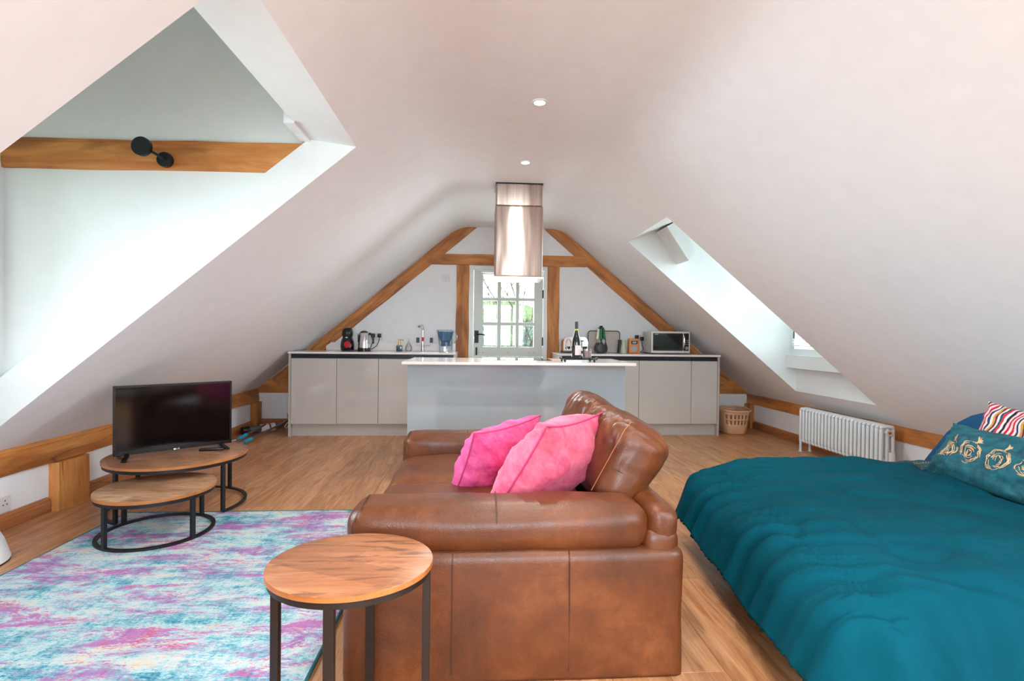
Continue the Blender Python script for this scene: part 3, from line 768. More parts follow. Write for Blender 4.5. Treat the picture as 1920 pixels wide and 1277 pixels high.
# extractor hood
t = thing('extractor_hood', 'tall brushed steel island extractor hood hanging from the ceiling over the island', 'extractor hood', (.335, 4.52, 1.6))
hx0, hx1 = .130, .538
link('upper_sleeve', bx((hx0+.006, 4.396, 2.205), (hx1-.006, 4.676, ZC-.002), .01, 4), 'steel', t, True)
link('lower_body', bx((hx0, 4.39, 1.604), (hx1, 4.682, 2.206), .012, 4), 'steel', t, True)
link('glass_canopy', bx((hx0-.015, 4.375, 1.585), (hx1+.005, 4.70, 1.601), .003), 'white_paint', t)
l = bpy.data.lights.new('hood_lamp', 'SPOT'); l.energy = 6; l.color = (1, .86, .7); l.spot_size = radians(120); l.shadow_soft_size = .04
lo = bpy.data.objects.new('hood_lamp', l); C.objects.link(lo); lo.parent = t; lo.location = (0, .01, -.03)
link('ceiling_plate', bx((hx0+.002, 4.392, ZC-.012), (hx1-.002, 4.68, ZC-.001)), 'matte_black', t)

# downlights
def downlight(x, y, label, e=21):
    t = thing('downlight', label, 'ceiling light', (x, y, ZC), 0)
    ringband(bm := B(), (x, y), .043, ZC-.006, ZC+.004, .012, n=32); link('trim_ring', bm, 'white_paint', t, True)
    bm = B(); cyl(bm, (x, y, ZC-.004), (x, y, ZC-.001), .030, n=24); link('lamp_glass', bm, 'lampglow', t)
    l = bpy.data.lights.new('downlight_beam', 'SPOT'); l.energy = e; l.color = (1, .95, .87); l.spot_size = radians(156); l.spot_blend = .8; l.shadow_soft_size = .03
    lo = bpy.data.objects.new('downlight_beam', l); C.objects.link(lo); lo.location = (0, 0, -.015); lo.parent = t
downlight(.325, 2.87, 'recessed round ceiling downlight nearest the camera, lit warm')
downlight(.335, 3.87, 'recessed round ceiling downlight in front of the steel hood, lit warm')
for k, y in enumerate((1.87, .87, -.13)):
    downlight(.32, y, ['recessed ceiling downlight above the sofa, just above the frame', 'recessed ceiling downlight over the end table, outside the frame', 'recessed ceiling downlight above the camera, outside the frame'][k])

# black wall lamp on cheek beam
t = thing('wall_lamp', 'black wall lamp with round disc head on the dormer oak beam', 'lamp', (-1.62, CY1-.02, 1.98))
yl = CY1-.018
bm = B(); cyl(bm, (-1.60, yl, 1.975), (-1.60, yl-.022, 1.975), .037, n=32); link('wall_plate', bm, 'matte_black', t, True)
bm = B(); tube(bm, [(-1.60, yl-.02, 1.975), (-1.612, yl-.06, 1.985), (-1.655, yl-.075, 2.008)], .007); link('arm', bm, 'matte_black', t, True)
bm = B(); cyl(bm, (-1.668, yl-.075, 2.014), (-1.668, yl-.095, 2.014), .046, n=36); link('disc_shade', bm, 'matte_black', t, True)

# ------------------------------------------------------------------ rug
t = thing('rug', 'distressed teal, pink and cream rug under the coffee tables and sofa front', 'rug', (-1.31, 2.0, 0))
bm = B(); bmesh.ops.create_grid(bm, x_segments=60, y_segments=90, size=.5)
for v in bm.verts:
    x, y = -2.108+1.576*(v.co.x+.5), .95+(3.245-.95)*(v.co.y+.5); v.co = (x, y, .0105+.0015*noise.noise(Vector((x*14, y*14, 0))))
link('pile', bm, 'rug', t, True)
bm = B(); r_ = [(-2.108, .95), (-.532, .95), (-.532, 3.245), (-2.108, 3.245)]
pts = []
for i in range(4):
    a, b = Vector((*r_[i], .0065)), Vector((*r_[(i+1) % 4], .0065))
    for k in range(30): pts.append(a+(b-a)*k/30)
tube(bm, pts, .0062, 8, True); link('binding', bm, 'binding', t, True)
link('backing', bx((-2.104, .954, .001), (-.536, 3.241, .008)), 'binding', t)

# ------------------------------------------------------------------ round tables
def round_top(t, r, z, th, mtop, sy=1):
    bm = B(); n = 96
    lathe(bm, [(0, z), (r-.002, z), (r, z-.001)], (0, 0, 0), n, 1, sy); link('tabletop', bm, mtop, t, True, False)
    bm = B(); lathe(bm, [(r, z-.001), (r, z-th), (0, z-th)], (0, 0, 0), n, 1, sy); link('edge_band', bm, 'edge', t, True, False)
def round_table(label, c, r, z, th, mtop, angs, ring, met, leg=.018, sy=1, band=.02, yaw=0):
    t = thing('round_side_table' if z > .4 else 'coffee_table', label, 'table', (c[0], c[1], ring[2] if len(ring) > 2 else 0))
    ORG[t.name] = None; z0 = 0; z = z-t.location.z
    round_top(t, r, z, th, mtop, sy)
    ringband(bm := B(), (0, 0), r-.006, z-th-band, z-th-.0004, .018, n=96, sy=sy); link('top_ring', bm, met, t, True, False)
    ringband(bm := B(), (0, 0), r-.006, 0, .012, leg*1.1, radians(ring[0]), radians(ring[1]), 96, sy); link('floor_ring', bm, met, t, True, False)
    for a in angs:
        a = radians(a); rr = r-.006-leg*.5; mt = Matrix.Translation((rr*cos(a), rr*sin(a)*sy, 0)) @ Matrix.Rotation(a, 4, 'Z')
        link('leg', box(B(), (-leg*.5, -leg*.6, .008), (leg*.5, leg*.6, z-th-.002), .001, 1, mt), met, t, False, False)
    return t
round_table('low round coffee table with pale oak top and black hoop base, standing on the rug', (-1.738, 2.925), .282, .262, .017, 'top_low', (-114, -24, 66, 156), (0, 360, .012), 'matte_black')
round_table('larger round coffee table carrying the television, with black open hoop base', (-1.878, 3.378), .39, .338, .016, 'top_high', (-114, -24, 66, 156), (-24, 246, .012), 'matte_black')
round_table('tall round side table with brown oak top beside the sofa arm, nearest the camera', (-.330, 1.386), .213, .50, .014, 'top_end', (178, 268, 2, 86), (-2, 268), 'bronze', .02, .90, .018)

# ------------------------------------------------------------------ television
ta, tb = Vector((-2.125, 3.155, 0)), Vector((-1.640, 3.555, 0)); tang = atan2(tb.y-ta.y, tb.x-ta.x); tw = (tb-ta).length
t = thing('television', 'black flat screen television standing on the larger coffee table', 'television', ((ta.x+tb.x)/2, (ta.y+tb.y)/2, .339), tang); ORG[t.name] = None
hw = tw/2; Z0, Z1 = .028, .440
L_ = lambda *a, **k: link(*a, world=False, **k)
bm = B(); box(bm, (-hw, 0, Z0), (hw, .03, Z1), .004); box(bm, (-hw*.8, .03, Z0+.04), (hw*.8, .06, Z0+.26), .01); L_('housing', bm, 'black', t)
L_('screen', bx((-hw+.012, -.0015, Z0+.022), (hw-.012, 0.001, Z1-.012)), 'screen', t)
bm = B(); f = .010
box(bm, (-hw, -.004, Z0), (hw, 0, Z0+.020)); box(bm, (-hw, -.004, Z1-.011), (hw, 0, Z1)); box(bm, (-hw, -.004, Z0), (-hw+.011, 0, Z1)); box(bm, (hw-.011, -.004, Z0), (hw, 0, Z1)); L_('bezel', bm, 'black', t)
bm = B(); box(bm, (-.018, -.0075, Z0-.006), (.022, -.004, Z0+.008), .001); L_('logo_plate', bm, 'black', t)
text('logo', 'LG', .016, 'white_text', t, Matrix.Translation((.009, -.0082, Z0+.004)) @ Matrix.Rotation(pi/2, 4, 'X'))
bm = B(); cyl(bm, (-.009, -.0085, Z0+.004), (-.009, -.0070, Z0+.004), .006, n=20); L_('logo', bm, 'white_text', t)
for s in (-1, 1):
    bm = B(); xx = s*hw*.80
    for dy in (-.085, .10):
        P_ = [Vector((xx, .012, Z0+.012)), Vector((xx+s*.01*0, .012+dy*.4, Z0-.002)), Vector((xx+s*.022, .012+dy, .006)), ]
        for A, D in zip(P_, P_[1:]):
            q = D-A; mt = Matrix.Translation((A+D)/2) @ q.to_track_quat('Y', 'Z').to_matrix().to_4x4()
            box(bm, (-.013, -q.length/2-.004, -.005), (.013, q.length/2+.004, .005), .002, 1, mt)
    L_('stand_foot', bm, 'black', t)
t = thing('remote_control', 'black remote control lying on the larger coffee table beside the television', 'remote control', (-1.715, 3.455, .339), .28); ORG[t.name] = None
L_('body', bx((-.072, -.02, 0), (.072, .02, .016), .006, 3), 'black', t, smooth=True)
bm = B()
for i in range(9):
    for j in range(3): box(bm, (-.06+.012*i, -.012+.009*j, .0155), (-.053+.012*i, -.006+.009*j, .0175))
L_('button', bm, 'grey_plastic', t)

# white tapered pouf cut by the left edge
t = thing('floor_pouf', 'white tapered pouf at the left edge of the picture on the floor', 'pouf', (-2.40, 2.53, 0))
bm = B(); lathe(bm, [(0, 0.001), (.185, .001), (.19, .012), (.165, .10), (.12, .20), (.06, .24), (0, .245)], (-2.40, 2.53, 0), 40); link('cover', bm, 'white_fabric', t, True)
ringband(bm := B(), (-2.40, 2.53), .189, .001, .007, .01, n=40); link('base_ring', bm, 'matte_black', t)

# ------------------------------------------------------------------ sofa
t = sofa = thing('sofa', 'tan brown leather two-seat sofa with overstuffed back facing the rug', 'sofa', (.13, 2.38, 0))
def wrinkle(amp, sc=4.0, seed=0):
    def f(co, n):
        a = noise.noise(Vector((co.x*sc+seed, co.y*sc, co.z*sc)))*amp
        b = abs(noise.noise(Vector((co.x*sc*2.3+seed, co.y*sc*2.3, co.z*sc*2.3))))*amp*.7
        return n*(a-b)
    return f
def put(bm, loc, rot=None):
    m_ = Matrix.Translation(loc)
    if rot is not None: m_ = m_ @ rot
    bmesh.ops.transform(bm, matrix=m_, verts=bm.verts); return bm
SX0, SX1, SYn, SYf = -.419, .677, 1.628, 3.115
def armpanel(y0, y1, x0, x1, z1):
    bm = put(softbox((x1-x0, y1-y0, z1+.05), .033, (.0, .006, .004), 20, wrinkle(.004, 5, 3)), ((x0+x1)/2, (y0+y1)/2, z1/2-.025))
    for v in bm.verts: v.co.z = max(v.co.z, .002)
    return bm
apn = link('arm_panel', armpanel(SYn, SYn+.14, SX0, SX1, .414), 'leather', t, 'full')
link('arm_panel', armpanel(SYf-.14, SYf, SX0, SX1, .414), 'leather', t, 'full')
def armtop(y0, y1, x0, x1, z0, z1, r, seed):
    bm = softbox((x1-x0, y1-y0, z1-z0), r, (.010, .010, .008), 20, wrinkle(.006, 5, seed))
    return put(bm, ((x0+x1)/2, (y0+y1)/2, (z0+z1)/2))
acn = link('arm_cushion', armtop(SYn+.008, SYn+.220, SX0+.01, .559, .394, .550, .062, 1), 'leather', t, 'full')
bm = armtop(SYf-.220, SYf-.008, SX0+.002, .559, .345, .538, .05, 7)
for v in bm.verts: v.co.z += .035*max(0, (v.co.x+.1))
acf = link('arm_cushion', bm, 'leather', t, 'full')
def seam(pts, r=.0020, m='leather_seam', nm='seam', on=None): link(nm, tube(B(), pts, r, 6), m, on or t)
for xx in (-.075, .297):
    seam([(xx+.003*noise.noise(Vector((0, 0, k))), SYn-.0035-.0025*sin(pi*k/8), .03+.35*k/8) for k in range(9)] + [(xx, SYn+.006, .402), (xx, SYn+.03, .416)], on=apn)
seam([(.063, SYn+.006-.003*sin(pi*k/10), .43+.08*k/10) for k in range(11)] + [(.063, SYn+.022, .538), (.063, SYn+.055, .554), (.063, SYn+.115, .558), (.063, SYn+.18, .552), (.063, SYn+.222, .50)], on=acn)
seam([(-.06, SYf-.222, .50), (-.06, SYf-.19, .535), (-.06, SYf-.12, .546), (-.06, SYf-.05, .540)], on=acf)
# raised piping round the free ends of the arms
seam([(SX0+.03, SYn+.012, .43), (SX0+.028, SYn+.012, .50), (SX0+.05, SYn+.045, .545), (SX0+.05, SYn+.11, .555), (SX0+.05, SYn+.18, .545), (SX0+.028, SYn+.215, .50)], .0028, on=acn)
seam([(SX0+.018, SYf-.218, .375), (SX0+.018, SYf-.220, .48), (SX0+.03, SYf-.19, .532), (SX0+.03, SYf-.11, .540), (SX0+.03, SYf-.05, .53)], .0028, on=acf)
link('front_rail', put(softbox((.10, SYf-SYn-.28, .19), .02, (.004, 0, 0), 8), (SX0+.07, (SYn+SYf)/2, .20)), 'leather', t, 'full')
link('base_frame', bx((SX0+.06, SYn+.10, .05), (SX1-.03, SYf-.10, .26)), 'leather_seam', t)
link('back_panel', put(softbox((.13, SYf-SYn-.02, .42), .042, (.006, 0, .004), 14, wrinkle(.006, 4, 4)), (.605, (SYn+SYf)/2, .265)), 'leather', t, 'full')
link('back_rail', put(softbox((.108, SYf-SYn-.03, .13), .042, (.004, 0, .006), 18, wrinkle(.008, 6, 9)), (.611, (SYn+SYf)/2, .475), Matrix.Rotation(.14, 4, 'Y')), 'leather', t, 'full')
smid = 2.365
for k, (a, b) in enumerate(((SYn+.222, smid), (smid, SYf-.222))):
    link('seat_cushion', put(softbox((.87, b-a-.004, .18), .065, (.012, .004, .024), 22, wrinkle(.008, 4, 20+k)), (.02, (a+b)/2, .347)), 'leather', t, 'full')
def puck(seed):
    base = wrinkle(.009, 4.8, seed)
    def f(co, n):
        o = base(co, n)
        top = max(0, min(1, (co.z+.03)/.17))
        wv = 0
        for fq, am, ph in ((58, .45, 0), (37, .55, seed), (91, .25, 2.1)):
            q = sin(co.y*fq+ph+5*noise.noise(Vector((co.y*5+seed, co.z*7+fq, co.x*3)))); wv += am*(1-abs(q))**1.6*1.4-.2*am
        front = max(0, -n.x)
        return o-n*wv*.014*top*(1-.55*top)*(.35+front)*1.5
    return f
for k, (a, b) in enumerate(((1.835, 2.390), (2.390, 2.915))):
    bm = softbox((.187, b-a, .337), .072, (.033, .010, .018), 44, puck(40+k*7))
    for v in bm.verts: v.co.x *= 1+.22*(v.co.z/.168)
    rot = Matrix.Rotation(.50, 4, 'Y'); cc = Vector((.558, (a+b)/2, .611 if k == 0 else .617)); hy = (b-a)/2
    bcu = link('back_cushion', put(bm, cc, rot), 'leather', t, 'full')
    pts = [cc+rot @ Vector((-.0945, -hy+.012, z)) for z in [-.13+.25*i/8 for i in range(9)]] + [cc+rot @ Vector((-.080, -hy+.03, .157))]
    seam(pts, .0013, 'thread', on=bcu)
    seam([cc+rot @ Vector((.098*s_, -hy-.001-.006*(1-s_*s_), -.02)) for s_ in [-.7+1.4*i/8 for i in range(9)]], .0014, on=bcu)
for xx in (SX0+.06, SX1-.08):
    for yy in (SYn+.06, SYf-.1):
        bm = B(); cyl(bm, (xx, yy, 0), (xx, yy, .05), .018, .026, 16); link('foot', bm, 'dark_wood', t, True)

# pink cushions
def cushion(name, label, cat, A, Bp, Cp, w, h, th, mat, pip, seed, wr=.012, group=None, shift=0):
    """A->Bp local y (up), Bp->Cp local x; centre from the three corners"""
    A, Bp, Cp = Vector(A), Vector(Bp), Vector(Cp)
    mt = frame_from(Cp-Bp, Bp-A, (0, 0, 0)); ctr = (A+Cp)/2 
    t = thing(name, label, cat, (0, 0, 0), 0, group); t.matrix_world = Matrix.Translation(ctr) @ mt @ Matrix.Translation((0, 0, shift)); ORG[t.name] = None
    cv_ = L_('cover', pillow(w, h, th, 40, seed, wr), mat, t, smooth='full')
    if pip: L_('piping', tube(B(), pillow_border(w, h), .0042, 6, True), pip, cv_, smooth=True)
    return t
cushion('cushion', 'near bright pink velvet cushion leaning on the leather sofa back', 'cushion', (-.03, 1.855, .405), (.305, 1.93, .725), (.560, 2.25, .722), .455, .53, .25, 'pink', 'magenta_thread', 1.3, .014)
cushion('cushion', 'far pink velvet cushion tucked behind the nearer pink one on the sofa', 'cushion', (-.19, 2.14, .40), (.045, 2.22, .625), (.34, 2.52, .65), .44, .43, .22, 'pink2', 'magenta_thread', 4.7, .012)

# ------------------------------------------------------------------ bed
t = bed = thing('bed', 'low wooden double bed with blue rounded headboard on the right', 'bed', (2.0, 2.0, 0))
BX0, BX1, BY0, BY1 = 1.20, 2.72, 1.36, 2.62
link('bed_frame', bx((BX0+.1, BY0+.03, .17), (BX1, BY1-.03, .26), .01), 'dark_wood', t)
link('mattress', put(softbox((BX1-BX0-.05, BY1-BY0-.04, .17), .05, (0, 0, .006), 12), ((BX0+BX1)/2+.02, (BY0+BY1)/2, .338)), 'sheet', t, 'full')
for xx, yy in ((BX0+.12, BY1+.03), (BX0+.25, BY0+.14), (BX1-.2, BY1-.07), (BX1-.2, BY0+.14)):
    link('leg', bx((xx-.03, yy-.03, 0), (xx+.03, yy+.03, .172), .003), 'dark_wood', t)
# headboard with big rounded corners, standing against the sloping wall foot
hy0, hy1, hz = 1.12, 3.03, .745; poly = [(hy1, .06), (hy0, .06)]
def rc(cy, cz, ry, rz, a0, a1): return [(cy+ry*cos(a0+(a1-a0)*i/14), cz+rz*sin(a0+(a1-a0)*i/14)) for i in range(15)]
poly = [(hy0, .06)] + rc(hy0+.45, hz-.34, .45, .34, pi, pi/2) + [(2.30, .750), (2.42, .746), (2.54, .735), (2.63, .714), (2.717, .680), (2.798, .628), (2.87, .555), (2.927, .478), (2.975, .415), (3.015, .36), (3.03, .30), (3.03, .06)]
bm = prism(B(), poly, 'X', 2.735, 2.80); bmesh.ops.bevel(bm, geom=[e for e in bm.edges if abs(e.verts[0].co.x-e.verts[1].co.x) < 1e-5], offset=.02, segments=3, affect='EDGES')
link('headboard', bm, 'blue_fabric', t, True)
# fitted sheet area under pillows with folds
bm = B(); bmesh.ops.create_grid(bm, x_segments=50, y_segments=50, size=.5)
for v in bm.verts:
    x, y = 2.0+.70*(v.co.x+.5), 1.36+1.30*(v.co.y+.5)
    z = .442+.012*noise.noise(Vector((x*6, y*6, 2)))+.010*abs(noise.noise(Vector((x*11, y*11, 5))))
    e = max(0, y-2.66); z -= e*1.1
    v.co = (x, y, z)
bs = link('bedspread', bm, 'sheet', None, 'full'); center(bs); tag(bs, 'dark feather-patterned bed sheet showing at the pillow end of the bed', 'sheet')
# duvet
def drape():
    bm = B(); NU, NV = 190, 170; grid = []
    def hem(x, y): return 0
    ex = lambda y: 1.06+.15*(y-1.36)/1.26          # foot edge slightly askew
    U0, U1 = -.32, 1.08; V0, V1 = -.31, 1.26+.24
    for i in range(NU+1):
        row = []
        s = U0+(U1-U0)*(i/NU)
        for j in range(NV+1):
            vv = V0+(V1-V0)*j/NV; yb_ = BY0-.03; 
            y = yb_+vv; H_ = 1.26
            # far (head) edge of the duvet runs at a slant
            tt = j/NV
            head = 1.40+ .0
            lim = 1.02 + .0
            fe = ex(BY0+min(1.36, max(0, vv)))
            smax = 2.105+.012*sin(vv*9)+.05*max(0, vv-1.0) - fe
            ss = s if s < 0 else s/U1*smax
            du = max(0, -ss); dv = max(0, -vv, vv-H_); sv_ = -1 if vv < 0 else 1
            d = sqrt(du*du+dv*dv)
            # bend radius, then hang
            R_ = .15; th = min(d/R_, 1.25); out = R_*sin(th); drop = R_*(1-cos(th))
            if d > 1.25*R_: out += (d-1.25*R_)*cos(1.25); drop += (d-1.25*R_)*sin(1.25)
            dx = du/d if d else 0; dy = dv/d*sv_ if d else 0
            X = fe+max(0, ss)-dx*out; Yy = yb_+max(0, min(H_, vv))+dy*out
            z = .478-drop
            # sag towards the foot, puffiness
            z -= .07*exp(-max(0, ss)/.16)*(1 if d == 0 else 1)
            z += .022*noise.noise(Vector((X*2.1, Yy*2.1, 0)))+.008*noise.noise(Vector((X*6, Yy*6, 1)))
            # diagonal folds running up from the foot hem
            ph = (Yy*1.0+X*.55)
            fo = sin(ph*44+5*noise.noise(Vector((X*2.5, Yy*3, 4))))*.6+sin(ph*71+3*noise.noise(Vector((X*3, Yy*4, 8))))*.4
            wgt = exp(-max(0, ss)/.20)*(1 if du else .8)
            gate = .4+.9*max(0, noise.noise(Vector((Yy*3, X*1.2, 11)))+.35)
            g1 = sin(ph*97+7*noise.noise(Vector((X*5, Yy*5, 14)))); g1 = (1-abs(g1))**2*1.6-.4
            w2 = exp(-max(0, ss)/.11)
            z += fo*.017*wgt*gate-g1*.007*w2; X += (fo*.014+g1*.002)*min(1, du/.08)*-1*gate
            # folds on the near side
            wn = exp(-max(0, vv)/.22); fo2 = sin(X*38+4*noise.noise(Vector((X*3, Yy*3, 3))))
            z += fo2*.008*wn*gate; Yy += fo2*.010*(1 if dv > .05 and vv < 0 else 0)*-1
            # random sharp creases
            rn = 1-abs(noise.noise(Vector((X*3.3+Yy*1.2, Yy*3.3-X*.8, 7))))*6
            z -= max(0, rn)*.011
            rn2 = 1-abs(noise.noise(Vector((X*2.0-Yy*2.6, Yy*1.5+X*1.1, 3))))*9; z += max(0, rn2)*.008
            rn3 = 1-abs(noise.noise(Vector((X*7.0-Yy*3.6, Yy*6.5+X*2.1, 23))))*5; z += max(0, rn3)*.003
            row.append(bm.verts.new((X, Yy, max(z, .16))))
        grid.append(row)
    for i in range(NU):
        for j in range(NV): bm.faces.new((grid[i][j], grid[i+1][j], grid[i+1][j+1], grid[i][j+1]))
    # thickness: turned-under hem
    return bm
dv_ = link('duvet', drape(), 'duvet', None, 'full'); center(dv_)
tag(dv_, 'teal cotton duvet draped over the bed and hanging over its foot', 'duvet')
md = dv_.modifiers.new('thickness', 'SOLIDIFY'); md.thickness = .022; md.offset = -1

# gold-embroidered teal pillow
gp = cushion('pillow', 'teal velvet pillow with copper embroidered motifs lying on the bed', 'pillow', (2.14, 2.36, .45), (2.31, 2.345, .69), (2.33, 1.78, .69), .60, .31, .17, 'teal_velvet', None, 2.9, .016)
def motif(cu, cv, seed):
    rs = random.Random(seed); bm = B(); W_, H_, T_ = .60, .31, .17
    def sp(a, b):
        u, v = cu+a*.155, cv+b*.40
        p = pillow_pt(u, v, 1, W_, H_, T_, 2.9, .016); p.z += .0012; return p
    # round body of petals: broken arcs on a ragged ring, and inner curls
    for k in range(44):
        a0 = rs.uniform(0, 2*pi); rad = rs.choice((.92, .98, .8, .62, .42, .25)); ln = rs.uniform(.35, 1.0)/max(.5, rad); wob = rs.uniform(-.12, .12)
        pts = [sp((rad+wob*sin(q*3))*cos(a0+ln*q), (rad+wob*sin(q*3))*sin(a0+ln*q)*.8) for q in [i/7 for i in range(8)]]
        tube(bm, pts, .0014, 4)
    for k in range(14):      # sprig on top
        a0 = rs.uniform(.3, 1.6); pts = [sp(.25+rs.uniform(-.05, .05)+.45*q*cos(a0), .8+.42*q*sin(a0)+.08*sin(q*5+k)) for q in [i/5 for i in range(6)]]
        tube(bm, pts, .0014, 4)
    L_('embroidery', bm, 'copper_thread', gp)
for k, cu in enumerate((-.60, -.23, .15, .55)): motif(cu, -.08, 30+k)
cushion('pillow', 'pillow striped in red, cream and dark blue at the right edge', 'pillow', (2.44, 2.47, .50), (2.55, 2.385, .775), (2.55, 1.95, .75), .46, .34, .14, 'stripes', None, 6.1, .01)

# ------------------------------------------------------------------ radiator
t = thing('radiator', 'white column radiator standing on the floor against the right wall', 'radiator', (3.20, 4.33, 0))
NS, ry0, ry1, rx = 23, 3.845, 4.855, (3.150, 3.198, 3.246)
pitch = (ry1-ry0)/(NS-1)
prot = None
for k in range(NS):
    y = ry0+pitch*k
    if prot is None:
        bm = B()
        for x in rx: tube(bm, [(x-3.2, 0, z) for z in (.115, .14, .38, .405)], .0135, 10, rr=[.011, .0135, .0135, .011])
        for z in (.405, .115): tube(bm, [(-.052, 0, z-.006), (-.046, 0, z+.008), (0, 0, z+.013), (.04, 0, z+.008), (.048, 0, z-.006)] if z > .3 else [(-.052, 0, z+.006), (-.046, 0, z-.008), (0, 0, z-.013), (.04, 0, z-.008), (.048, 0, z+.006)], .0145, 10)
        prot = bpy.data.meshes.new('column'); bm.to_mesh(prot); bm.free(); prot.materials.append(M['rad'])
        for p in prot.polygons: p.use_smooth = True
    o = bpy.data.objects.new('column', prot); C.objects.link(o); o.parent = t; o.location = (0, y-4.33, 0)
for z in (.372, .145):
    bm = B(); cyl(bm, (3.198, ry0-.02, z), (3.198, ry1+.015, z), .017, n=20); link('header_pipe', bm, 'rad', t, True)
bm = B(); cyl(bm, (3.198, ry0-.026, .372), (3.198, ry0-.012, .372), .024, n=24); ep = link('end_plug', bm, 'rad', t, True)
bm = B(); cyl(bm, (3.198, ry0-.034, .372), (3.198, ry0-.025, .372), .012, n=6); link('bleed_valve', bm, 'gold', ep)
for y in (ry1-.002, ry0+.14):
    for xx in (3.15, 3.246): bm = B(); cyl(bm, (xx, y, .0), (xx, y, .12), .0115, n=14); cyl(bm, (xx, y, 0), (xx, y, .004), .02, n=14); link('leg', bm, 'rad', t, True)
bm = B(); cyl(bm, (3.205, ry0-.045, .05), (3.205, ry0-.045, .16), .018, n=18); cyl(bm, (3.205, ry0-.045, .16), (3.205, ry0-.045, .225), .022, .02, 18); cyl(bm, (3.205, ry0-.045, .13), (3.205, ry0, .145), .013, n=12)
link('thermostatic_valve', bm, 'socket', t, True)
bm = B(); cyl(bm, (3.205, ry0-.045, 0), (3.205, ry0-.045, .06), .008, n=10); cyl(bm, (3.27, ry1+.02, 0), (3.27, ry1+.02, .115), .008, n=10); link('pipe', bm, 'chrome', t, True)

# ------------------------------------------------------------------ laundry basket
t = thing('laundry_basket', 'peach plastic laundry basket with slotted sides beside the kitchen units', 'basket', (2.955, 5.86, 0))
def basket():
    bm = B(); n = 48; cx, cy = 2.955, 5.86
    def ring(z, sx, sy):
        out = []
        for i in range(n):
            a = 2*pi*i/n; c_, s_ = cos(a), sin(a); k = (abs(c_)**3.2+abs(s_)**3.2)**(-1/3.2)
            out.append((cx+sx*k*c_, cy+sy*k*s_, z))
        return out
    prof = [(.003, .118, .165), (.03, .132, .18), (.10, .142, .19), (.115, .144, .192), (.165, .150, .198), (.18, .152, .2), (.228, .158, .206), (.24, .160, .208), (.262, .164, .212)]
    R_ = [[bm.verts.new(p) for p in ring(z, sx, sy)] for z, sx, sy in prof]
    for k in range(len(R_)-1):
        for i in range(n):
            j = (i+1) % n
            # slots: rows 3 and 5, on front (-y) and sides, every other panel
            front = 29 <= i <= 42; back = 5 <= i <= 18
            if k in (3, 5) and (front or back) and i % 2 == 1: continue
            if k == 4 and False: continue
            bm.faces.new((R_[k][i], R_[k][j], R_[k+1][j], R_[k+1][i]))
    bm.faces.new(R_[0][::-1]); return bm, ring
bm, rg = basket(); o = link('body', bm, 'peach', t, True); m_ = o.modifiers.new('wall', 'SOLIDIFY'); m_.thickness = .004
bm = B(); tube(bm, [(p[0], p[1], .268+.018*max(0, abs(p[0]-2.955)/.16-.55)) for p in rg(.268, .172, .220)], .011, 8, True); link('rim', bm, 'peach', t, True)
for s in (-1, 1):
    bm = B(); tube(bm, [(2.955+s*.172, 5.80+.12*i/8, .268+.022*sin(pi*i/8)) for i in range(9)], .009, 8); link('handle', bm, 'peach', t, True)

# ------------------------------------------------------------------ cleaning tools, far left corner
t = thing('vacuum_cleaner', 'dark grey stick vacuum with white labels lying in the far left corner', 'vacuum cleaner', (-2.35, 5.95, 0))
bm = B(); tube(bm, [(-2.50, 5.72, .045), (-2.44, 5.78, .047), (-2.33, 5.90, .05), (-2.22, 6.02, .055)], .042, 16, rr=[.036, .042, .043, .034]); link('body', bm, 'grey_plastic', t, True)
bm = B(); tube(bm, [(-2.52, 5.70, .045), (-2.47, 5.75, .046)], .046, 16); link('motor_cap', bm, 'black', t, True)
for (a, b) in (((-2.39, 5.835, .05), (-2.33, 5.90, .052)), ((-2.315, 5.915, .052), (-2.28, 5.95, .054))):
    bm = B(); tube(bm, [a, b], .0445, 16, cap=False); link('sticker', bm, 'label', t, True)
def tool(label, a, b, head, cat='broom', nm='broom'):
    t = thing(nm, label, cat, a); bm = B(); cyl(bm, a, b, .011, n=12); link('pole', bm, 'alu', t, True)
    A, D = Vector(a), Vector(b); d = (D-A).normalized()
    bm = B(); cyl(bm, A+d*.04, A+d*.16, .019, n=14); link('grip', bm, 'cyan', t, True)
    bm = B(); tube(bm, [A, A+Vector((-.02, -.02, .0)), A+Vector((-.035, -.04, .0))], .008, 8); link('hanging_loop', bm, 'alu', t, True)
    return t
tool('metal broom pole with cyan grip lying nearest the coffee table', (-2.30, 5.20, .02), (-2.17, 6.10, .10), None)
tool('shorter metal mop pole with cyan grip lying beside the vacuum', (-2.40, 5.30, .03), (-2.31, 5.78, .105), None, 'mop', 'mop')
t = thing('dustpan', 'black dustpan with yellow brush head lying against the kitchen end panel', 'dustpan', (-2.15, 6.08, 0))
link('pan', bx((-2.14, 5.98, .002), (-2.04, 6.2, .10), .012), 'black', t)
bm = B(); lathe(bm, [(0, .102), (.03, .102), (.05, .13), (.062, .18), (.0, .182)], (-2.12, 6.06, 0), 20, 1, .7); link('brush_head', bm, 'mustard', t, True)
bm = B(); tube(bm, [(-2.13, 5.955, .10), (-2.15, 5.95, .075), (-2.165, 5.95, .05), (-2.15, 5.95, .032), (-2.13, 5.95, .05), (-2.125, 5.95, .075), (-2.10, 5.955, .10)], .005, 8); link('clip', bm, 'cream', t, True)

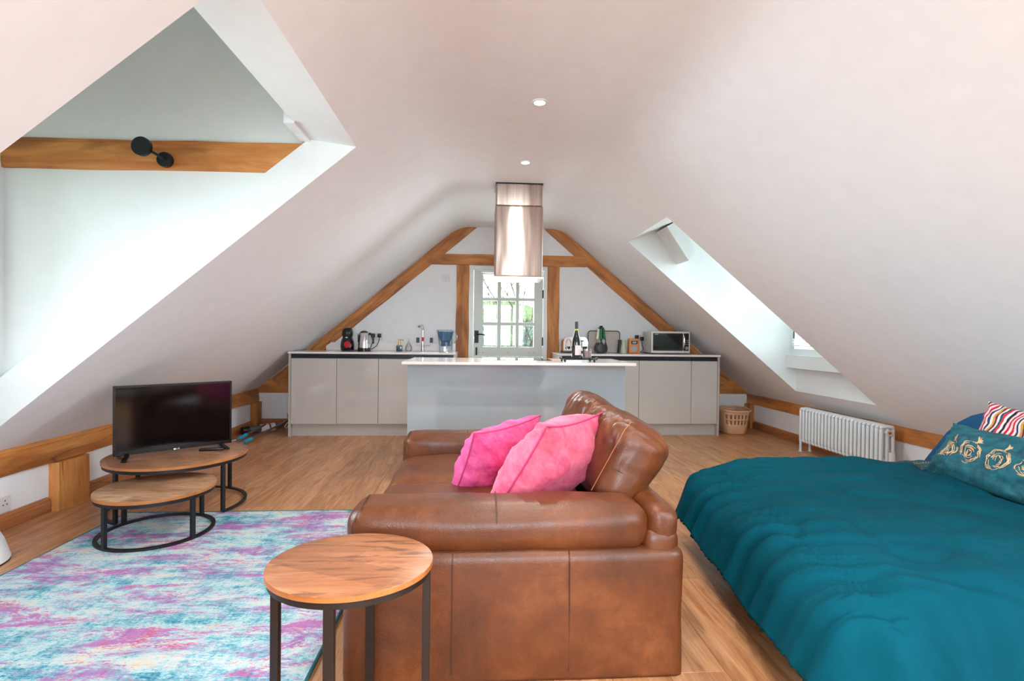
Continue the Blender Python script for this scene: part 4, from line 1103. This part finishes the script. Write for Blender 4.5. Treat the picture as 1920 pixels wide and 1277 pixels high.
# ------------------------------------------------------------------ sockets and switches
def plate(label, c, w_, h_, axis, detail='double', cat='socket', nm='wall_socket', mt='socket'):
    t = thing(nm, label, cat, c)
    x, y, z = c
    if axis == 'Y': link('faceplate', bx((x-w_/2, y-.009, z-h_/2), (x+w_/2, y, z+h_/2), .003), mt, t)
    else:
        s = 1 if axis == 'X' else -1; a, b = sorted((x, x+s*.009)); link('faceplate', bx((a, y-w_/2, z-h_/2), (b, y+w_/2, z+h_/2), .003), mt, t)
    bm = B()
    for k in ((-.25, .25) if detail == 'double' else (0,)):
        for (du, dv_h) in (((0, .018), (-.011, -.004), (.011, -.004)) if detail != 'switch' else ((0, 0),)):
            u = w_*k+du
            if axis == 'Y': box(bm, (x+u-.0035, y-.0095, z+dv_h-.004), (x+u+.0035, y-.0085, z+dv_h+.004))
            else: box(bm, (min(x+s*.0085, x+s*.0098), y+u-.0035, z+dv_h-.004), (max(x+s*.0085, x+s*.0098), y+u+.0035, z+dv_h+.004))
    link('pin_hole' if detail != 'switch' else 'rocker', bm, 'grey_plastic', t)
    return t
plate('white double wall socket low on the left wall beside the oak post', (XL-.031, 2.975, .143), .146, .09, 'X')
plate('white wall socket behind the kettle with a black plug in it', (-1.215, YB, 1.075), .146, .088, 'Y')
plate('small white square fused spur on the gable wall left of the tie beam post', (-.40, YB, 1.785), .088, .088, 'Y', 'switch', 'switch', 'wall_switch')
plate('white wall socket behind the orange radio', (2.02, YB, 1.085), .146, .088, 'Y')
for (x, lb) in ((-.725, 'small dark wall socket left of the chrome tap'), (-.565, 'small dark wall socket right of the chrome tap')):
    o = center(link('wall_socket', bx((x-.018, YB-.032, 1.005), (x+.018, YB-.0235, 1.065), .003), 'charcoal')); tag(o, lb, 'socket')
def plug(x, z, label, y=YB-.0105):
    t = thing('plug', label, 'plug', (x, y, z)); bm = B(); box(bm, (x-.022, y-.034, z-.024), (x+.022, y, z+.022), .008, 3); link('plug_body', bm, 'black', t, True); return t
t = plug(-1.178, 1.085, 'black plug with cable in the socket beside the kettle handle')
link('cable', tube(B(), [(-1.178, YB-.03, 1.06), (-1.182, YB-.04, 1.02), (-1.20, YB-.07, .965), (-1.235, YB-.16, .928), (-1.30, YB-.24, .915), (-1.36, YB-.28, .9125)], .0045, 8), 'black', t, True)
t = plug(-1.252, 1.085, 'black plug in the socket partly behind the kettle')
link('cable', tube(B(), [(-1.252, YB-.03, 1.06), (-1.255, YB-.05, 1.0), (-1.27, YB-.10, .93), (-1.35, YB-.13, .9125), (-1.43, YB-.15, .9125), (-1.47, YB-.2, .9125)], .0045, 8), 'black', t, True)
t = plug(2.00, 1.08, 'black plug with hanging cable between the radio and microwave')
link('cable', tube(B(), [(2.0, YB-.03, 1.06), (1.995, YB-.05, 1.0), (2.01, YB-.06, .95), (1.96, YB-.10, .918), (2.02, YB-.12, .912), (2.08, YB-.1, .918)], .0045, 8), 'black', t, True)
t = plug(1.935, 1.10, 'black plug just right of the orange radio')

# ------------------------------------------------------------------ worktop objects, left
WT = .9064; yk = 5.98
t = thing('coffee_machine', 'black rounded capsule coffee machine with red disc front', 'coffee machine', (-1.487, yk, WT))
c = (-1.487, yk, WT)
bm = B(); lathe(bm, [(0, 0), (.066, 0), (.072, .01), (.076, .06), (.070, .11), (.056, .148), (.048, .158), (0, .158)], c, 32, 1, 1.15); link('body', bm, 'gloss_black', t, True)
bm = B(); lathe(bm, [(0, .150), (.050, .150), (.059, .18), (.060, .215), (.052, .245), (.030, .262), (0, .267)], c, 32, 1, 1.25); link('brew_head', bm, 'black', t, True)
bm = B(); cyl(bm, (-1.470, yk-.079, WT+.075), (-1.470, yk-.092, WT+.075), .036, .034, 28); link('dial_disc', bm, 'red', t, True)
link('drip_tray', bx((-1.52, yk-.105, WT), (-1.43, yk-.07, WT+.016), .004), 'black', t)
link('badge', bx((-1.494, yk-.066, WT+.148), (-1.470, yk-.060, WT+.158)), 'white_text', t)
t = thing('kettle', 'polished steel electric kettle with black handle, lid and base', 'kettle', (-1.30, yk, WT)); c = (-1.302, yk, WT)
bm = B(); lathe(bm, [(.064, .034), (.068, .038), (.066, .10), (.056, .20), (.050, .208), (0, .21)], c, 36); link('body', bm, 'chrome', t, True)
bm = B(); lathe(bm, [(0, 0), (.074, 0), (.075, .014), (.070, .017), (.069, .033), (0, .034)], c, 36); link('base', bm, 'black', t, True)
bm = B(); lathe(bm, [(.047, .206), (.042, .220), (.022, .230), (0, .232)], c, 28); link('lid', bm, 'black', t, True)
bm = B(); tube(bm, [(-1.262, yk, WT+.195), (-1.235, yk, WT+.198), (-1.212, yk, WT+.180), (-1.200, yk, WT+.14), (-1.198, yk, WT+.085)], .012, 10, rr=[.013, .013, .013, .012, .009]); link('handle', bm, 'black', t, True)
bm = B(); prism(bm, [(-1.350, WT+.205), (-1.384, WT+.205), (-1.377, WT+.185), (-1.355, WT+.15)], 'Y', yk-.016, yk+.016); link('spout', bm, 'chrome', t)
bm = B(); box(bm, (-1.362, yk-.060, WT+.10), (-1.350, yk-.045, WT+.19), .005); link('water_gauge', bm, 'black', t)
t = thing('soap_dispenser', 'small blue-grey glass soap dispenser with gold pump', 'soap dispenser', (-.904, yk, WT))
link('bottle', bx((-.937, yk-.03, WT), (-.871, yk+.03, WT+.072), .008, 3), 'smoke', t, True)
link('liquid', bx((-.930, yk-.024, WT+.004), (-.878, yk+.024, WT+.05), .006, 2), 'smoke', t, True)
bm = B(); cyl(bm, (-.907, yk, WT+.071), (-.907, yk, WT+.10), .013, n=20); cyl(bm, (-.907, yk, WT+.10), (-.907, yk, WT+.128), .009, n=16); link('collar', bm, 'gold', t, True)
bm = B(); tube(bm, [(-.915, yk, WT+.128), (-.905, yk, WT+.132), (-.88, yk-.003, WT+.131), (-.855, yk-.008, WT+.126)], .005, 8); link('nozzle', bm, 'gold', t, True)
t = thing('glass_pear', 'clear pear-shaped glass bottle between the soap dispenser and tap', 'bottle', (-.80, yk, WT)); c = (-.80, yk, WT)
bm = B(); lathe(bm, [(0, .001), (.026, .001), (.040, .022), (.038, .05), (.022, .085), (.008, .105), (.006, .125), (0, .127)], c, 28); link('glass_body', bm, 'clear', t, True)
bm = B(); lathe(bm, [(0, .128), (.006, .128), (.006, .143), (0, .146)], c, 12); link('stopper', bm, 'clear', t, True)
t = thing('tap', 'tall chrome kitchen tap with a hose section behind the sink', 'tap', (-.647, 6.05, WT)); c = (-.647, 6.05, WT)
bm = B(); cyl(bm, (-.647, 6.05, WT), (-.647, 6.05, WT+.115), .019, n=24); link('body', bm, 'chrome', t, True)
bm = B(); cyl(bm, (-.647, 6.05, WT+.115), (-.647, 6.05, WT+.245), .0135, n=20); link('riser', bm, 'chrome', t, True)
bm = B(); cyl(bm, (-.647, 6.05, WT+.115), (-.647, 6.05, WT+.165), .0142, n=20); link('hose_sleeve', bm, 'red', t, True)
bm = B(); tube(bm, [(-.647, 6.05, WT+.24), (-.647, 6.045, WT+.285), (-.650, 6.02, WT+.302), (-.665, 5.95, WT+.302), (-.675, 5.90, WT+.285)], .013, 14); link('spout', bm, 'chrome', t, True)
bm = B(); tube(bm, [(-.647, 6.04, WT+.27), (-.685, 6.03, WT+.285), (-.71, 6.02, WT+.287)], .005, 8); link('lever', bm, 'chrome', t, True)
bm = B(); cyl(bm, (-.735, 6.03, WT+.07), (-.56, 6.03, WT+.07), .005, n=10); link('cross_bar', bm, 'chrome', t, True)
t = thing('water_filter_jug', 'clear water filter jug with blue funnel insert at the worktop end', 'jug', (-.38, yk, WT)); 
def ell(bm, prof, cx, cy, n=32, sq=2.6, ky=.62):
    R_ = []
    for r, dx, z in prof:
        R_.append([bm.verts.new((cx+dx+r*cos(a)*(abs(cos(a))**sq+abs(sin(a))**sq)**(-1/sq), cy+ky*r*sin(a)*(abs(cos(a))**sq+abs(sin(a))**sq)**(-1/sq), WT+z)) for a in [2*pi*i/n for i in range(n)]])
    for A, D in zip(R_, R_[1:]):
        for i in range(n): bm.faces.new((A[i], A[(i+1) % n], D[(i+1) % n], D[i]))
    bm.faces.new(R_[0][::-1]); return bm
link('jug_body', ell(B(), [(.072, 0, .001), (.076, 0, .05), (.082, -.002, .13), (.094, -.006, .225), (.100, -.012, .238)], -.378, yk), 'clear', t, True)
link('funnel', ell(B(), [(.056, 0, .064), (.056, 0, .082), (.046, 0, .098), (.062, -.002, .135), (.080, -.004, .18), (.087, -.006, .232)], -.378, yk), 'blue_clear', t, True)
link('cartridge', ell(B(), [(.04, 0, .066), (.042, 0, .10), (.036, 0, .13)], -.378, yk), 'blue_clear', t, True)
bm = B(); ell(bm, [(.095, -.008, .236), (.098, -.01, .246), (.08, -.01, .252), (.02, -.01, .253)], -.378, yk); link('lid', bm, 'clear', t, True)
bm = B(); tube(bm, [(-.285, yk, WT+.235), (-.262, yk, WT+.215), (-.25, yk, WT+.175), (-.256, yk, WT+.135), (-.285, yk, WT+.10)], .008, 10); link('handle', bm, 'clear', t, True)

# ------------------------------------------------------------------ worktop objects, right
t = thing('toaster', 'chrome toaster with pale blue rounded ends at the left of the right worktop', 'toaster', (1.12, 6.04, WT))
bm = B(); prof = [(0.985, 0.02), (.985, .09)] + [(1.035+.05*cos(a), .115+.07*sin(a)) for a in [pi-i*pi/2/8 for i in range(9)]] + [(1.225+.05*cos(a), .115+.07*sin(a)) for a in [pi/2-i*pi/2/8 for i in range(9)]] + [(1.275, .09), (1.275, .02)]
prism(bm, [(x, WT+z) for x, z in prof], 'Y', 5.97, 6.14); link('body', bm, 'chrome', t, True)
link('base', bx((.98, 5.965, WT), (1.28, 6.145, WT+.025), .006), 'black', t, True)
for x in (1.035, 1.235): link('slot_window', bx((x-.025, 5.962, WT+.045), (x+.03, 5.969, WT+.075), .004), 'black', t)
bm = B(); box(bm, (1.196, 5.955, WT+.06), (1.204, 5.967, WT+.145)); box(bm, (1.180, 5.945, WT+.135), (1.222, 5.962, WT+.147), .004); link('lever', bm, 'black', t)
bm = B(); tube(bm, [(1.03, 5.962, WT+.03), (1.015, 5.96, WT+.10), (1.03, 5.96, WT+.155), (1.055, 5.96, WT+.16), (1.075, 5.96, WT+.13), (1.085, 5.962, WT+.06)], .006, 8); link('rack', bm, 'chrome', t, True)
t = thing('serving_tray', 'large beige rectangular tray with dark green rim leaning on the gable wall', 'tray', (1.48, 6.17, WT))
rr_ = lambda x0, x1, z0, z1, r: [(x0, z0), (x1, z0)] + [(x1-r+r*cos(a), z1-r+r*sin(a)) for a in [i*pi/2/6 for i in range(7)]] + [(x0+r-r*cos(a), z1-r+r*sin(a)) for a in [pi/2-i*pi/2/6 for i in range(7)]]
prism(bm := B(), rr_(1.315, 1.695, WT+.004, WT+.258, .03), 'Y', 6.15, 6.165); link('panel', bm, 'beige_tray', t)
tube(bm := B(), [(x, 6.145, z) for x, z in ([(1.312, WT+.006)] + rr_(1.312, 1.698, WT+.006, WT+.261, .032)[2:][::-1] + [(1.698, WT+.006)])], .006, 8); link('rim', bm, 'olive', t, True)
link('handle_grip', bx((1.49, 6.132, WT+.235), (1.555, 6.146, WT+.255), .005), 'beige_tray', t)
t = thing('utensil_set', 'charcoal kitchen utensils with green and cream handles hanging round a stand', 'utensils', (1.43, yk, WT))
def leafshape(bm, cx, cy, ang, w_, h_, z0):
    """a spoon / spatula head: flattened teardrop hanging downwards, standing z0..z0+h_"""
    for side in (0,):
        R_ = []
        for i in range(13):
            q = i/12; ww = w_*(sin(pi*min(1, q*1.15+.12))**.8)*(1-q*.55) ; z = z0+h_*q
            R_.append([(ww*cos(a), .010*sin(a)*(1-q*.4), z) for a in [2*pi*k/12 for k in range(12)]])
        V_ = [[bm.verts.new((cx+cos(ang)*p[0]-sin(ang)*p[1], cy+sin(ang)*p[0]+cos(ang)*p[1], p[2])) for p in r] for r in R_]
        for A, D in zip(V_, V_[1:]):
            for k in range(12): bm.faces.new((A[k], A[(k+1) % 12], D[(k+1) % 12], D[k]))
        bm.faces.new(V_[0][::-1]); bm.faces.new(V_[-1])
    return bm
bm = B(); lathe(bm, [(0, 0), (.055, 0), (.058, .006), (.02, .012), (.007, .02), (.007, .30), (.016, .305), (.022, .318), (0, .322)], (1.43, yk, WT), 24); link('stand', bm, 'charcoal', t, True)
bm = B(); lathe(bm, [(0, .284), (.03, .284), (.036, .297), (.03, .302), (0, .303)], (1.43, yk, WT), 24); link('hook_ring', bm, 'charcoal', t, True)
for k, (dx, dy, ang, ww, hm) in enumerate(((-.012, -.045, 0, .062, 'green'), (.044, -.02, .5, .040, 'green'), (-.05, -.008, -.4, .034, 'cream'), (.02, .04, .1, .05, 'green'), (-.02, .035, -.2, .045, 'cream'))):
    u = link('utensil_head', leafshape(B(), 1.43+dx*1.1, yk+dy*1.2, ang, ww, .155, WT+.012), 'charcoal', t, True)
    bm = B(); tube(bm, [(1.43+dx*1.0, yk+dy*1.1, WT+.16), (1.43+dx*.75, yk+dy*.8, WT+.185), (1.43+dx*.6, yk+dy*.7, WT+.285)], .014, 10, rr=[.010, .019, .012]); link('handle', bm, hm, t, True)
t = thing('green_vase', 'pale sage green tapered jar left of the orange radio', 'vase', (1.70, yk, WT))
bm = B(); lathe(bm, [(0, .001), (.036, .001), (.038, .008), (.030, .08), (.024, .12), (.026, .155), (.021, .155), (.019, .12), (0, .118)], (1.70, yk, WT), 28); link('jar', bm, 'sage', t, True)
t = thing('dark_vase', 'slim dark bottle standing just behind the sage green jar', 'vase', (1.675, yk+.07, WT))
bm = B(); lathe(bm, [(0, .001), (.034, .001), (.035, .008), (.026, .09), (.022, .12), (.024, .158), (.018, .158), (0, .15)], (1.678, yk+.075, WT), 24); link('jar', bm, 'charcoal', t, True)
t = thing('radio', 'small orange wooden radio with round grey speaker and raised aerial', 'radio', (1.818, yk, WT))
link('case', bx((1.756, yk-.04, WT+.001), (1.880, yk+.04, WT+.176), .012, 3), 'orange_wood', t, True)
dsp = link('display', bx((1.779, yk-.043, WT+.110), (1.854, yk-.039, WT+.148), .002), 'gloss_black', t)
link('lcd', bx((1.793, yk-.0442, WT+.117), (1.840, yk-.0425, WT+.141)), 'lcd', dsp)
bm = B(); cyl(bm, (1.818, yk-.0395, WT+.055), (1.818, yk-.044, WT+.055), .036, n=32); link('speaker_grille', bm, 'alu', t, True)
link('aerial', tube(B(), [(1.80, yk+.02, WT+.175), (1.765, yk+.02, WT+.245)], .0018, 6), 'chrome', t)
# microwave
t = thing('microwave', 'silver microwave oven with black glass door at the right of the worktop', 'microwave', (2.21, 6.02, WT)); ORG[t.name] = Vector((2.21, 6.02, WT))
mx0, mx1, my, mz0, mz1 = 1.985, 2.442, 5.84, WT+.012, WT+.262
link('housing', bx((mx0+.006, my+.012, mz0), (mx1-.002, 6.14, mz1-.002), .006), 'silver', t, True)
link('front_frame', bx((mx0, my, mz0), (mx1, my+.014, mz1), .006, 3), 'light_silver', t, True)
dg = link('door_glass', bx((mx0+.018, my-.004, mz0+.026), (2.356, my+.002, mz1-.022), .002), 'gloss_black', t)
link('window_mesh', bx((mx0+.03, my-.0046, mz0+.045), (2.318, my-.0038, mz1-.045)), 'screen', dg)
cpn = link('control_panel', bx((2.366, my-.004, mz0+.026), (mx1-.016, my+.002, mz1-.022), .002), 'gloss_black', t)
link('door_handle', tube(B(), [(2.355, my-.008, mz1-.03), (2.366, my-.018, mz1-.07), (2.367, my-.020, mz0+.11), (2.357, my-.008, mz0+.03)], .0045, 8), 'chrome', dg, True)
bm = B(); cyl(bm, (2.398, my-.004, mz0+.058), (2.398, my-.020, mz0+.058), .019, n=28); link('dial', bm, 'alu', cpn, True)
bm = B()
for i in range(3):
    for j in range(2): box(bm, (2.376+.028*j, my-.0055, mz0+.10+.022*i), (2.394+.028*j, my-.0035, mz0+.108+.022*i))
link('button', bm, 'alu', cpn)
text('logo', 'SHARP', .014, 'white_text', t, facing_camera_mtx(2.044, my-.005, mz1-.036))
link('sticker', bx((mx0+.004, 5.90, WT+.17), (mx0+.0065, 5.945, WT+.215)), 'label', t)
for xx in (mx0+.04, mx1-.04):
    bm = B(); cyl(bm, (xx, my+.04, WT), (xx, my+.04, WT+.013), .014, n=14); cyl(bm, (xx, 6.10, WT), (xx, 6.10, WT+.013), .014, n=14); link('foot', bm, 'black', t)

# ------------------------------------------------------------------ island tray, bottle, candle
IT = .8955
t = thing('wire_tray', 'black metal wire tray with ball feet on the island top', 'tray', (.80, 4.12, IT))
bm = B(); tx0, tx1, ty0, ty1, tz = .665, .935, 4.03, 4.21, IT+.022
pts = [(tx0, ty0, tz), (tx1, ty0, tz), (tx1, ty1, tz), (tx0, ty1, tz)]
tube(bm, pts, .004, 6, True)
for i in range(1, 12): y = ty0+(ty1-ty0)*i/12; tube(bm, [(tx0, y, tz), (tx1, y, tz)], .002, 5)
link('wire_base', bm, 'matte_black', t, True)
for s in (0, 1):
    bm = B(); xx = (tx0, tx1)[s]; d = (-1, 1)[s]
    tube(bm, [(xx, ty0+.03, tz), (xx+d*.015, ty0+.04, tz+.008), (xx+d*.02, (ty0+ty1)/2, tz+.012), (xx+d*.015, ty1-.04, tz+.008), (xx, ty1-.03, tz)], .004, 6); link('handle', bm, 'matte_black', t, True)
for xx in (tx0+.015, tx1-.02):
    for yy in (ty0+.01, ty1-.01):
        bm = B(); bmesh.ops.create_uvsphere(bm, u_segments=12, v_segments=8, radius=.0095, matrix=Matrix.Translation((xx, yy, IT+.0095))); link('foot', bm, 'matte_black', t, True)
bz = tz+.004; c = (.786, 4.12, bz)
t = thing('wine_bottle', 'dark wine bottle with black foil, yellow neck band and pale label', 'bottle', c)
bm = B(); lathe(bm, [(0, .001), (.034, .001), (.0375, .006), (.0375, .125), (.034, .155), (.022, .195), (.0145, .222), (.0138, .236)], c, 36); link('glass_body', bm, 'bottle', t, True)
bm = B(); lathe(bm, [(.0146, .236), (.0146, .294), (.0135, .297), (0, .297)], c, 28); link('foil', bm, 'charcoal', t, True)
bm = B(); lathe(bm, [(.0150, .226), (.0152, .238), (.0148, .238)], c, 28); link('neck_band', bm, 'yellow', t, True)
bm = B()
n = 14; R_ = []
for z in (.028, .106): R_.append([bm.verts.new((c[0]+.0379*cos(a), c[1]+.0379*sin(a), bz+z)) for a in [radians(-118+i*100/n) for i in range(n+1)]])
for i in range(n): bm.faces.new((R_[0][i], R_[0][i+1], R_[1][i+1], R_[1][i]))
link('paper_label', bm, 'label', t, True)
c = (.872, 4.12, bz)
t = thing('candle_jar', 'pink candle in a clear glass jar beside the wine bottle', 'candle', c)
bm = B(); lathe(bm, [(0, .001), (.033, .001), (.035, .004), (.035, .080), (.033, .080), (.033, .008), (0, .008)], c, 32); link('jar', bm, 'clear', t, True)
bm = B(); lathe(bm, [(0, .009), (.0325, .009), (.0325, .062), (0, .063)], c, 28); wx = link('wax', bm, 'pinkwax', t, True)
bm = B(); cyl(bm, (c[0], c[1], bz+.063), (c[0], c[1], bz+.072), .001, n=6); link('wick', bm, 'charcoal', wx)

# ------------------------------------------------------------------ outside, seen through the door panes
g = struct('ground', (lambda b_: (bmesh.ops.create_grid(b_, x_segments=2, y_segments=2, size=150), [setattr(v, 'co', Vector((v.co.x, v.co.y+60, -3.0))) for v in b_.verts], b_)[2])(B()), 'grass')
def blob(cx, cy, cz, r, hz_, m_, label, seed, nm='leafy_tree'):
    t = thing(nm, label, 'tree', (cx, cy, -3.0))
    bm = B(); bmesh.ops.create_icosphere(bm, subdivisions=5, radius=1)
    for v in bm.verts:
        n_ = v.co.normalized(); k = 1+.22*noise.noise(n_*2.3+Vector((seed, 0, 0)))+.16*noise.noise(n_*6+Vector((seed, 2, 0)))+.10*noise.noise(n_*15+Vector((seed, 5, 1)))
        v.co = Vector((cx+n_.x*r*k, cy+n_.y*r*k, cz+n_.z*hz_*k))
    link('crown', bm, m_, t, True); bm = B(); cyl(bm, (cx, cy, -3), (cx, cy, cz), .25, .15, 10); link('trunk', bm, 'bark', t, True)
TREES = ['grey-green tree seen through the left door panes', 'light green tree seen through the middle door panes', 'grey-green tree seen through the right door panes',
         'tall light green tree far off to the left outside the door', 'tall grey-green tree far off to the right outside the door', 'tallest, most distant tree outside, behind the others',
         'small grey-green bush low outside the left door panes', 'small light green bush low outside the right door panes', 'grey-green bush low outside the middle door panes']
rs = random.Random(4)
for k, (x, y, r, hh, top) in enumerate(((-1.6, 30, 2.6, 2.6, 2.6), (1.8, 37, 3.0, 3.0, 3.6), (4.6, 29, 2.4, 2.4, 2.4), (-7, 46, 4, 3.6, 4.4), (9.5, 47, 5, 3.6, 3.3), (1, 66, 5, 4, 5.2), (-1, 24, 1.6, 1.3, -.5), (2.4, 22, 1.6, 1.2, -.6), (.6, 18, 1.2, 1.1, -.6))):
    blob(x, y, top-hh, r, hh, 'leaf1' if k % 2 else 'leaf2', TREES[k], k*3.1)
t = thing('bare_tree', 'thin bare-branched tree outside the right-hand door panes', 'tree', (1.28, 14, -3))
bm = B()
def branch(p, d, L, r, dep):
    pts = [p]; q = p.copy()
    for i in range(4):
        q = q+d*(L/4)+Vector((rs.uniform(-1, 1), rs.uniform(-1, 1), rs.uniform(-.3, .5)))*L*.04; pts.append(q.copy())
    tube(bm, pts, r, 5, rr=[r*(1-.12*i) for i in range(5)], cap=False)
    if dep == 0: return
    for k in range(3):
        dd = (d+Vector((rs.uniform(-.8, .8), rs.uniform(-.5, .5), rs.uniform(.0, .5)))).normalized(); branch(pts[1+k+(0 if k < 3 else 0)], dd, L*.72, r*.58, dep-1)
branch(Vector((1.28, 14, -3)), Vector((-.03, 0, 1)), 4.2, .06, 4)
link('branches', bm, 'bark', t)
